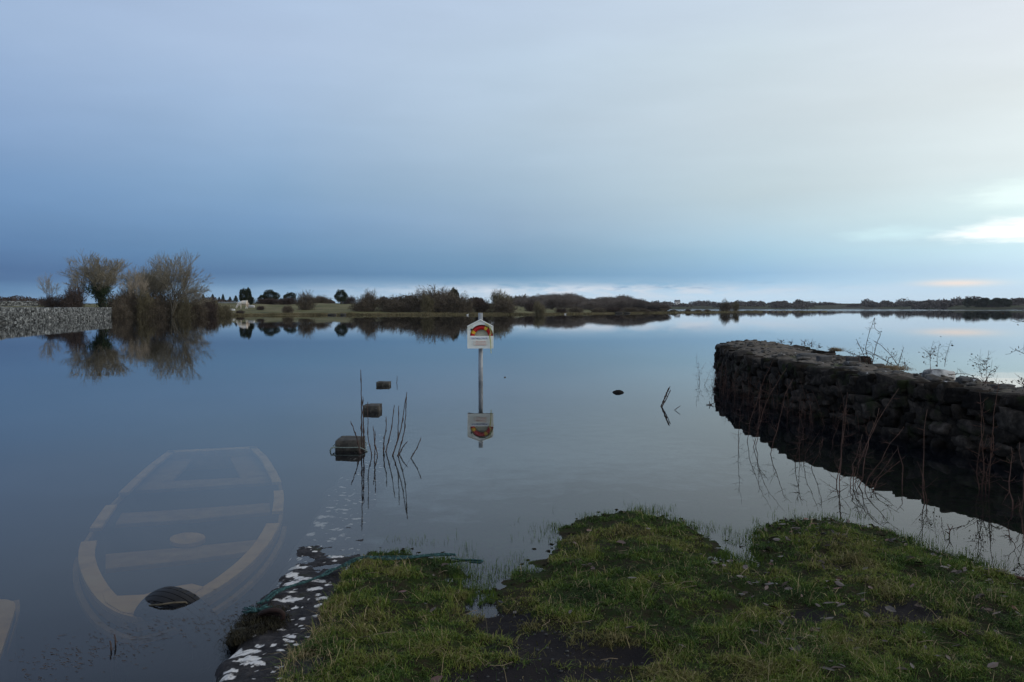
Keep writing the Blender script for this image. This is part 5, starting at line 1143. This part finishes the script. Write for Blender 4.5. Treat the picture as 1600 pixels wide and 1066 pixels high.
for k, (px, w_, h_) in enumerate([(519, 1.7, .5), (537, 1.2, .7), (966, 2.4, .8), (978, 2.6, .8)]):
    D = float(mshore(px)) - .5; V, Fc = rock((w_, 1.2, h_), k + 8.8, 5, .4, .35); o = mesh_obj('shore_rock', V, Fc, mat('dark_rock', [(.02, .02, .018), (.06, .055, .05)], 2, .9, .4), None, True, loc=(float(fx(px, D)), D + (float(fbm2(np.array([fx(px, D)]), np.array([D]), .12, 4, 73)[0]) - .5) * 5, .1))
    tag(o, ['left of two dark rocks at the meadow waterline', 'right of two dark rocks at the meadow waterline', 'left of two dark rocks on the shore before the wood', 'right of two dark rocks on the shore before the wood'][k], 'rock')
# swan-like white bird specks
for k, (px, D) in enumerate([(730.5, 196), (883, 222)]):
    b = MB(); b.tube([(-.42, 0, .12), (-.2, 0, .2), (.1, 0, .22), (.38, 0, .1)], [.03, .17, .19, .04], 8); b.tube([(.26, 0, .18), (.42, 0, .42), (.38, 0, .62), (.5, 0, .64), (.6, 0, .58)], [.06, .045, .04, .055, .02], 7)
    o = b.build('white_swan', mat('white_feather', [(.75, .75, .75), (.82, .82, .82)], 3, .7, 0), None, True, loc=(float(fx(px, D)), D, 0)); o.scale = (.6,) * 3; tag(o, ['white swan on the water just left of the lifebuoy pole top', 'white swan on the water before the wood'][k], 'swan')

# ------------------------------------------------------------------ pale drystone wall at the left
def stone_wall(A, B_, n_len, h_, seed, m_, name, parent, off, sl=(.2, .55), base=-.4, crown=.2):
    R = random.Random(seed); rb = RB(); A = np.array(A, float); B_ = np.array(B_, float); Lw = np.hypot(*(B_ - A)); d = (B_ - A) / Lw; ang = math.atan2(d[1], d[0]); k = 0; z = base
    Rz = np.array([[math.cos(ang), -math.sin(ang), 0], [math.sin(ang), math.cos(ang), 0], [0, 0, 1]])
    while z < h_:
        hc = R.uniform(.13, .25); u = 0
        while u < Lw:
            ln = R.uniform(*sl); c = A + d * (u + ln / 2); hw_ = h_ + crown * math.sin(u * .13 + seed) + crown * R.uniform(-1, 1)
            if z < hw_:
                P, Fc = CSP[2]; V = P * [ln * .56, .35, hc * .6] * (1 + .35 * (vn(P * 1.7 + k * 1.3)[:, None] - .5)); a_ = R.uniform(-.3, .3); V = V @ np.array([[math.cos(a_), 0, math.sin(a_)], [0, 1, 0], [-math.sin(a_), 0, math.cos(a_)]]).T @ Rz.T
                rb.add(V + [c[0], c[1], z + hc / 2] + np.array([d[1], -d[0], 0]) * R.uniform(-.06, .10) - off, Fc, R.random())
            k += 1; u += ln
        z += hc
    return rb.build(name, m_, parent, False)
lm_ = mat('limestone', [(.03, .032, .032), (.13, .138, .138), (.33, .34, .33)], 2.6, .9, .4, .03, 6, .3, .7)
t = lm_.node_tree; bs = t.nodes['Principled BSDF']; prev = bs.inputs['Base Color'].links[0].from_socket
an = t.nodes.new('ShaderNodeAttribute'); an.attribute_name = 'tone'; mr = t.nodes.new('ShaderNodeMapRange'); mr.inputs[3].default_value = .25; mr.inputs[4].default_value = 1.8; t.links.new(an.outputs['Fac'], mr.inputs[0])
vs = t.nodes.new('ShaderNodeVectorMath'); vs.operation = 'SCALE'; t.links.new(prev, vs.inputs[0]); t.links.new(mr.outputs[0], vs.inputs['Scale']); t.links.new(vs.outputs[0], bs.inputs['Base Color'])
def wpt(px, D): return np.array([float(fx(px, D)), D])
wa, wb, wc = wpt(-420, 74), wpt(0, 96), wpt(172, 148)
off = np.array([wb[0], wb[1], 0.0]); root = empty('drystone_wall', off); tag(root, 'long pale drystone wall with its foot in the water at the left edge', 'drystone wall')
stone_wall(wb, wc, 0, 1.8, 2, lm_, 'stones', root, off); stone_wall(wa, wb, 0, 1.85, 5, lm_, 'stones', root, off)
b = MB()
for p, q_, h_ in ((wb, wc, 1.55), (wa, wb, 1.6)):
    d = (q_ - p) / np.hypot(*(q_ - p)); nn = np.array([-d[1], d[0]]); 
    P = [p, q_, q_ + nn * 1.0, p + nn * 1.0]; V = [(x[0], x[1], zz) for zz in (-.5, h_) for x in P]; b.add(np.array(V) - off, [(0, 1, 5, 4), (1, 2, 6, 5), (2, 3, 7, 6), (3, 0, 4, 7), (4, 5, 6, 7)])
b.build('core', mat('wall_core', [(.03, .03, .028), (.06, .06, .055)], 2, .95, 0), root)
wd_, we_ = wpt(-300, 150), wpt(58, 205)
off = np.array([*wpt(0, 190), 0.0]); root = empty('drystone_wall', off); tag(root, 'farther dim drystone wall crossing the field behind the pale one', 'drystone wall')
stone_wall(wd_, we_, 0, 3.3, 8, lm_, 'stones', root, off, base=1.4, sl=(.4, 1.0))
o = rock((.35, .3, .6), 3, 3, .4, .3); V, Fc = o; p = wpt(149, 139.5); o = mesh_obj('pale_post_stone', V, Fc, wr, None, True, loc=(p[0], p[1], .15)); tag(o, 'small white stone in the water at the foot of the drystone wall', 'stone')

# ------------------------------------------------------------------ leafless bushes in front of the jetty
brm = mat('red_brown_bark', [(.035, .019, .014), (.10, .052, .038)], 9, .8, .3, .003, spec=.2)
def stem3(root, off, base, tip, hgt, seed, r0=.010, side=5, dens=1.0):
    """one bare stem: base (x,y) on the bed, tip (x,y), tip height; little side twigs"""
    rs = np.random.RandomState(seed); P0 = np.array([base[0], base[1], -.25]); P1 = np.array([tip[0], tip[1], hgt]); n = 12; tt_ = np.linspace(0, 1, n)[:, None]
    P = P0 * (1 - tt_) + P1 * tt_; P[:, :2] -= (P1 - P0)[:2] * (.22 * np.sin(math.pi * tt_)); P += np.cumsum(rs.randn(n, 3) * [.011, .011, .003], 0)
    b = MB(); b.tube(P - off, np.linspace(r0, r0 * .3, n), 5)
    for k in range(int(side * dens)):
        i = rs.randint(3, n - 1); d = rs.randn(3) * [.8, .8, .5] + [0, 0, .35]; d /= np.linalg.norm(d); l_ = rs.uniform(.06, .24) * (1.25 - i / n); q0 = P[i]; q1 = q0 + d * l_ * .5; q2 = q0 + d * l_ + [0, 0, .1 * l_] + rs.randn(3) * .01
        b.tube([q0 - off, q1 - off, q2 - off], [r0 * .42, r0 * .3, r0 * .15], 4)
        for _ in range(2): e_ = rs.randn(3); e_ /= np.linalg.norm(e_); b.tube([q1 - off, q1 + e_ * l_ * .3 - off], [r0 * .22, r0 * .1], 3)
    return b.build('stem', brm, root, True)
def pxstem(base, tip_y, tip_x, refl_y):
    c = onz(*base); mid = (tip_y + refl_y) / 2; Y = dist_of(mid); hgt = (refl_y - tip_y) / 2 / F * Y; return (c[0], c[1]), ((tip_x - 800) / F * Y, Y), hgt
def brush(name, label, lst, extra=(), r0=.006, side=12):
    s0 = pxstem(*lst[0]); off = np.array([s0[0][0], s0[0][1], 0]); root = empty(name, off); tag(root, label, 'bare bush', 'bare bushes growing in the water before the jetty')
    for k, a_ in enumerate(lst): p, q_, h_ = pxstem(*a_); stem3(root, off, p, q_, h_, int(a_[0][0]) + k, r0 * (.8 + .05 * (k % 5)), side)
    for k, (bx_, by_, tx, ty, h_) in enumerate(extra): stem3(root, off, (bx_, by_), (tx, ty), h_, 500 + k + int(bx_ * 100), r0 * .7, 9)
    return root
R = random.Random(31); ex = []
for k in range(85):
    Y = R.uniform(11.8, 20.0); xw = float(np.interp(Y, [11.7, 14.1, 17.3, 21], [5.44, 5.02, 4.96, 5.22])); x = xw - R.uniform(.12, .75); ex.append((x, Y, x + R.uniform(-.05, .35), Y + R.uniform(0, .7), R.uniform(.35, .68)))
brush('bare_bush', 'tangle of reddish bare stems before the far end of the jetty', [((1152, 699), 620, 1163, 789), ((1165, 690), 560, 1207, 804), ((1172, 700), 575, 1226, 802), ((1200, 712), 590, 1236, 790), ((1185, 700), 600, 1196, 770)], ex)
brush('bare_bush', 'pale pair of short stems leaning right at the middle of the jetty', [((1253, 724), 672, 1277, 802), ((1250, 727), 666, 1258, 790), ((1262, 728), 690, 1290, 804), ((1240, 722), 680, 1252, 795)], [(3.9, 11.0, 4.1, 11.4, .5), (4.1, 10.6, 4.5, 11.0, .45)])
brush('bare_bush', 'largest bare bush, its long red brown stems leaning right against the jetty', [((1329, 762), 609, 1408, 838), ((1318, 774), 635, 1332, 858), ((1308, 760), 612, 1325, 850), ((1347, 769), 723, 1409, 800), ((1336, 764), 640, 1372, 815), ((1342, 768), 668, 1420, 838), ((1325, 766), 680, 1350, 807)],
      [(3.35, 8.2, 3.7, 8.9, .35), (3.45, 8.1, 4.1, 8.7, .30)], .007, 12)
brush('bare_bush', 'two slim upright stems rising side by side before the jetty, left of the shore tip', [((1437, 792), 725, 1440, 846), ((1439, 790), 640, 1447, 870), ((1416, 772), 700, 1414, 800)], (), .007, 3)
brush('bare_bush', 'dense knobbly bare bush growing against the nearest stretch of the jetty', [((1531, 768), 612, 1528, 887), ((1534, 766), 630, 1542, 889), ((1541, 764), 600, 1572, 902), ((1538, 768), 680, 1556, 840), ((1578, 800), 700, 1581, 853), ((1595, 800), 690, 1602, 850)],
      (), .0078, 15)
brush('bare_bush', 'small dead bush in the corner of water at the right edge', [((1606, 850), 780, 1610, 890), ((1604, 860), 830, 1590, 885)], (), .006, 5)
b = MB(); cc = onz(1483, 838); off = cc; b.tube([(0, 0, -.02), (.005, 0, .05), (-.02, .0, .10)], [.005, .004, .002], 5); b.tube([(.005, 0, .04), (.03, 0, .085)], [.004, .002], 4); b.tube([(0, 0, .02), (-.03, .01, .04)], [.004, .002], 4); o = b.build('forked_twig', brm, None, True, loc=tuple(cc)); tag(o, 'small forked twig in the water just off the right of the bank', 'twig')
b = MB(); b.tube([onz(1560, 896, .01), onz(1585, 901, .02), onz(1625, 911, .015)], [.008, .011, .012], 6); o = b.build('driftwood_branch', brm, None, True); tag(o, 'dark fallen branch lying along the waterline at the right edge', 'branch')

# ------------------------------------------------------------------ plants on top of the jetty
def top_pt(px, py, D): return aty(px, py, D)
def bramble_run(b, pts, r_, seed, leaves=None, off=0):
    rs = np.random.RandomState(seed); P = smoothline(np.array(pts), 22); b.tube(P - off, np.linspace(r_, r_ * .4, 22), 5)
    for i in range(2, 21, 2):
        d = rs.randn(3) * .05; b.tube([P[i] - off, P[i] + d * .6 - off, P[i] + d + [0, 0, .02] - off], r_ * .35, 3)
        if leaves is not None and rs.rand() < .7:
            for _ in range(2): leaves.append(P[i] + rs.randn(3) * [.05, .05, .035] - off)
def topplant(name, label, D, runs, r_=.006, leafy=True, cat='bramble', lc=None):
    off = top_pt(runs[0][0][0], runs[0][0][1], D); root = empty(name, off); tag(root, label, cat); lv = []
    for k, rn in enumerate(runs):
        b = MB(); bramble_run(b, [top_pt(x, y, D + .25 * math.sin(k * 2.1 + j * .6)) for j, (x, y) in enumerate(rn)], r_, k + 3, lv if leafy else None, off); b.build('stem', brm, root, True)
    if lv:
        V, Fq = leaf_cloud(np.array(lv), .014 if D < 18 else .02, 5); mesh_obj('leaves', V, Fq, mat('bramble_leaf', [(.03, .03, .015), (.07, .045, .03)], 9, .7, 0), root)
topplant('bramble', 'arching bramble with dark leaves growing on top of the jetty wall', 15.0, [[(1345, 572), (1340, 556), (1352, 552), (1375, 556), (1392, 570)], [(1360, 574), (1352, 545), (1358, 520), (1367, 497)], [(1362, 573), (1370, 535), (1378, 520), (1366, 515), (1367, 495)], [(1404, 572), (1392, 555), (1375, 538), (1366, 533)],
         [(1403, 573), (1408, 555), (1412, 543)], [(1342, 556), (1328, 552), (1322, 548)], [(1398, 572), (1370, 556), (1346, 543)], [(1350, 573), (1352, 560), (1342, 538), (1338, 530)], [(1385, 572), (1388, 560), (1398, 556), (1402, 554)], [(1415, 574), (1412, 565), (1420, 576)], [(1355, 574), (1365, 562), (1350, 560)]], .007)
topplant('dry_stalks', 'three thin dry flower stalks standing behind the lichened stone on the jetty', 11.2, [[(1454, 578), (1453, 560), (1455, 545), (1459, 532)], [(1465, 573), (1464, 558), (1468, 540)], [(1476, 573), (1478, 556), (1486, 532)], [(1454, 560), (1450, 548)], [(1455, 555), (1461, 545)]], .0035, True, 'dry stalk')
topplant('dry_stalks', 'tall branched dry stalk near the right end of the jetty', 10.0, [[(1541, 594), (1541, 575), (1543, 560), (1545, 547)], [(1541, 580), (1533, 568), (1525, 558)], [(1541, 570), (1536, 562)], [(1535, 592), (1530, 575), (1528, 566)]], .003, True, 'dry stalk')
topplant('bramble', 'low bramble runner arching along the jetty edge before the right end', 10.2, [[(1482, 586), (1500, 584), (1515, 585), (1532, 597)], [(1540, 597), (1544, 588), (1548, 580), (1556, 577)], [(1550, 606), (1568, 599), (1584, 606)], [(1540, 600), (1535, 596), (1548, 600)]], .005)
topplant('bramble', 'bramble shoot entering from the right edge above the jetty', 8.6, [[(1640, 620), (1600, 605), (1596, 594), (1592, 592)], [(1640, 560), (1600, 553), (1587, 546)], [(1650, 505), (1600, 503), (1585, 499)], [(1597, 600), (1602, 592)]], .005)
topplant('small_weeds', 'row of tiny dark seedheads along the far edge of the jetty top', 21.5, [[(1258, 541), (1257, 536), (1258, 531)], [(1268, 542), (1268, 536)], [(1236, 539), (1237, 534)], [(1221, 536), (1221, 533)], [(1280, 543), (1279, 540)], [(1298, 547), (1299, 544)]], .012, True, 'weed')
def tuft(px, py, D, n, h_, w_, label, m_, seed):
    c = top_pt(px, py, D); rs = np.random.RandomState(seed); P = np.zeros((n, 3)); P[:, :2] = rs.randn(n, 2) * w_; V, T3 = blades(P, h_ * (.5 + .6 * rs.rand(n)), .004 + .003 * rs.rand(n), rs.randn(n, 2) * .7, rs.rand(n) * .6, seed)
    o = mesh_obj('grass_tuft', V, T3, m_, None, loc=tuple(c)); tag(o, label, 'grass tuft')
strw = mat('straw_tuft', [(.16, .12, .07), (.33, .25, .15)], 9, .9, 0); mossm = mat('moss_tuft', [(.03, .04, .01), (.10, .115, .02)], 9, .95, 0)
tuft(1392, 578, 14.0, 1200, .11, .13, 'rusty straw coloured tuft of dead grass under the bramble on the jetty', strw, 3)
tuft(1300, 574, 15.6, 1600, .05, .16, 'bright green moss tuft on the jetty top left of the bramble', mossm, 5)
tuft(1330, 572, 15.0, 1200, .06, .15, 'olive moss and grass tuft beside the square dark stone on the jetty', mossm, 6)
tuft(1306, 549, 19.0, 500, .12, .07, 'pale dry tuft on the far rim of the jetty top', strw, 7)

# ------------------------------------------------------------------ damp air over the lake
hm = bpy.data.materials.new('damp_air'); hm.use_nodes = True; t = hm.node_tree; t.nodes.clear(); ho = t.nodes.new('ShaderNodeOutputMaterial'); hv = t.nodes.new('ShaderNodeVolumePrincipled')
hv.inputs['Color'].default_value = (.86, .92, 1, 1); hv.inputs['Density'].default_value = .000045; hv.inputs['Anisotropy'].default_value = .2; t.links.new(hv.outputs[0], ho.inputs['Volume'])
b = MB(); b.box((0, 0, 18), (9600, 9600, 44)); hz_ = b.build('haze', hm); tag(hz_, kind='stuff')
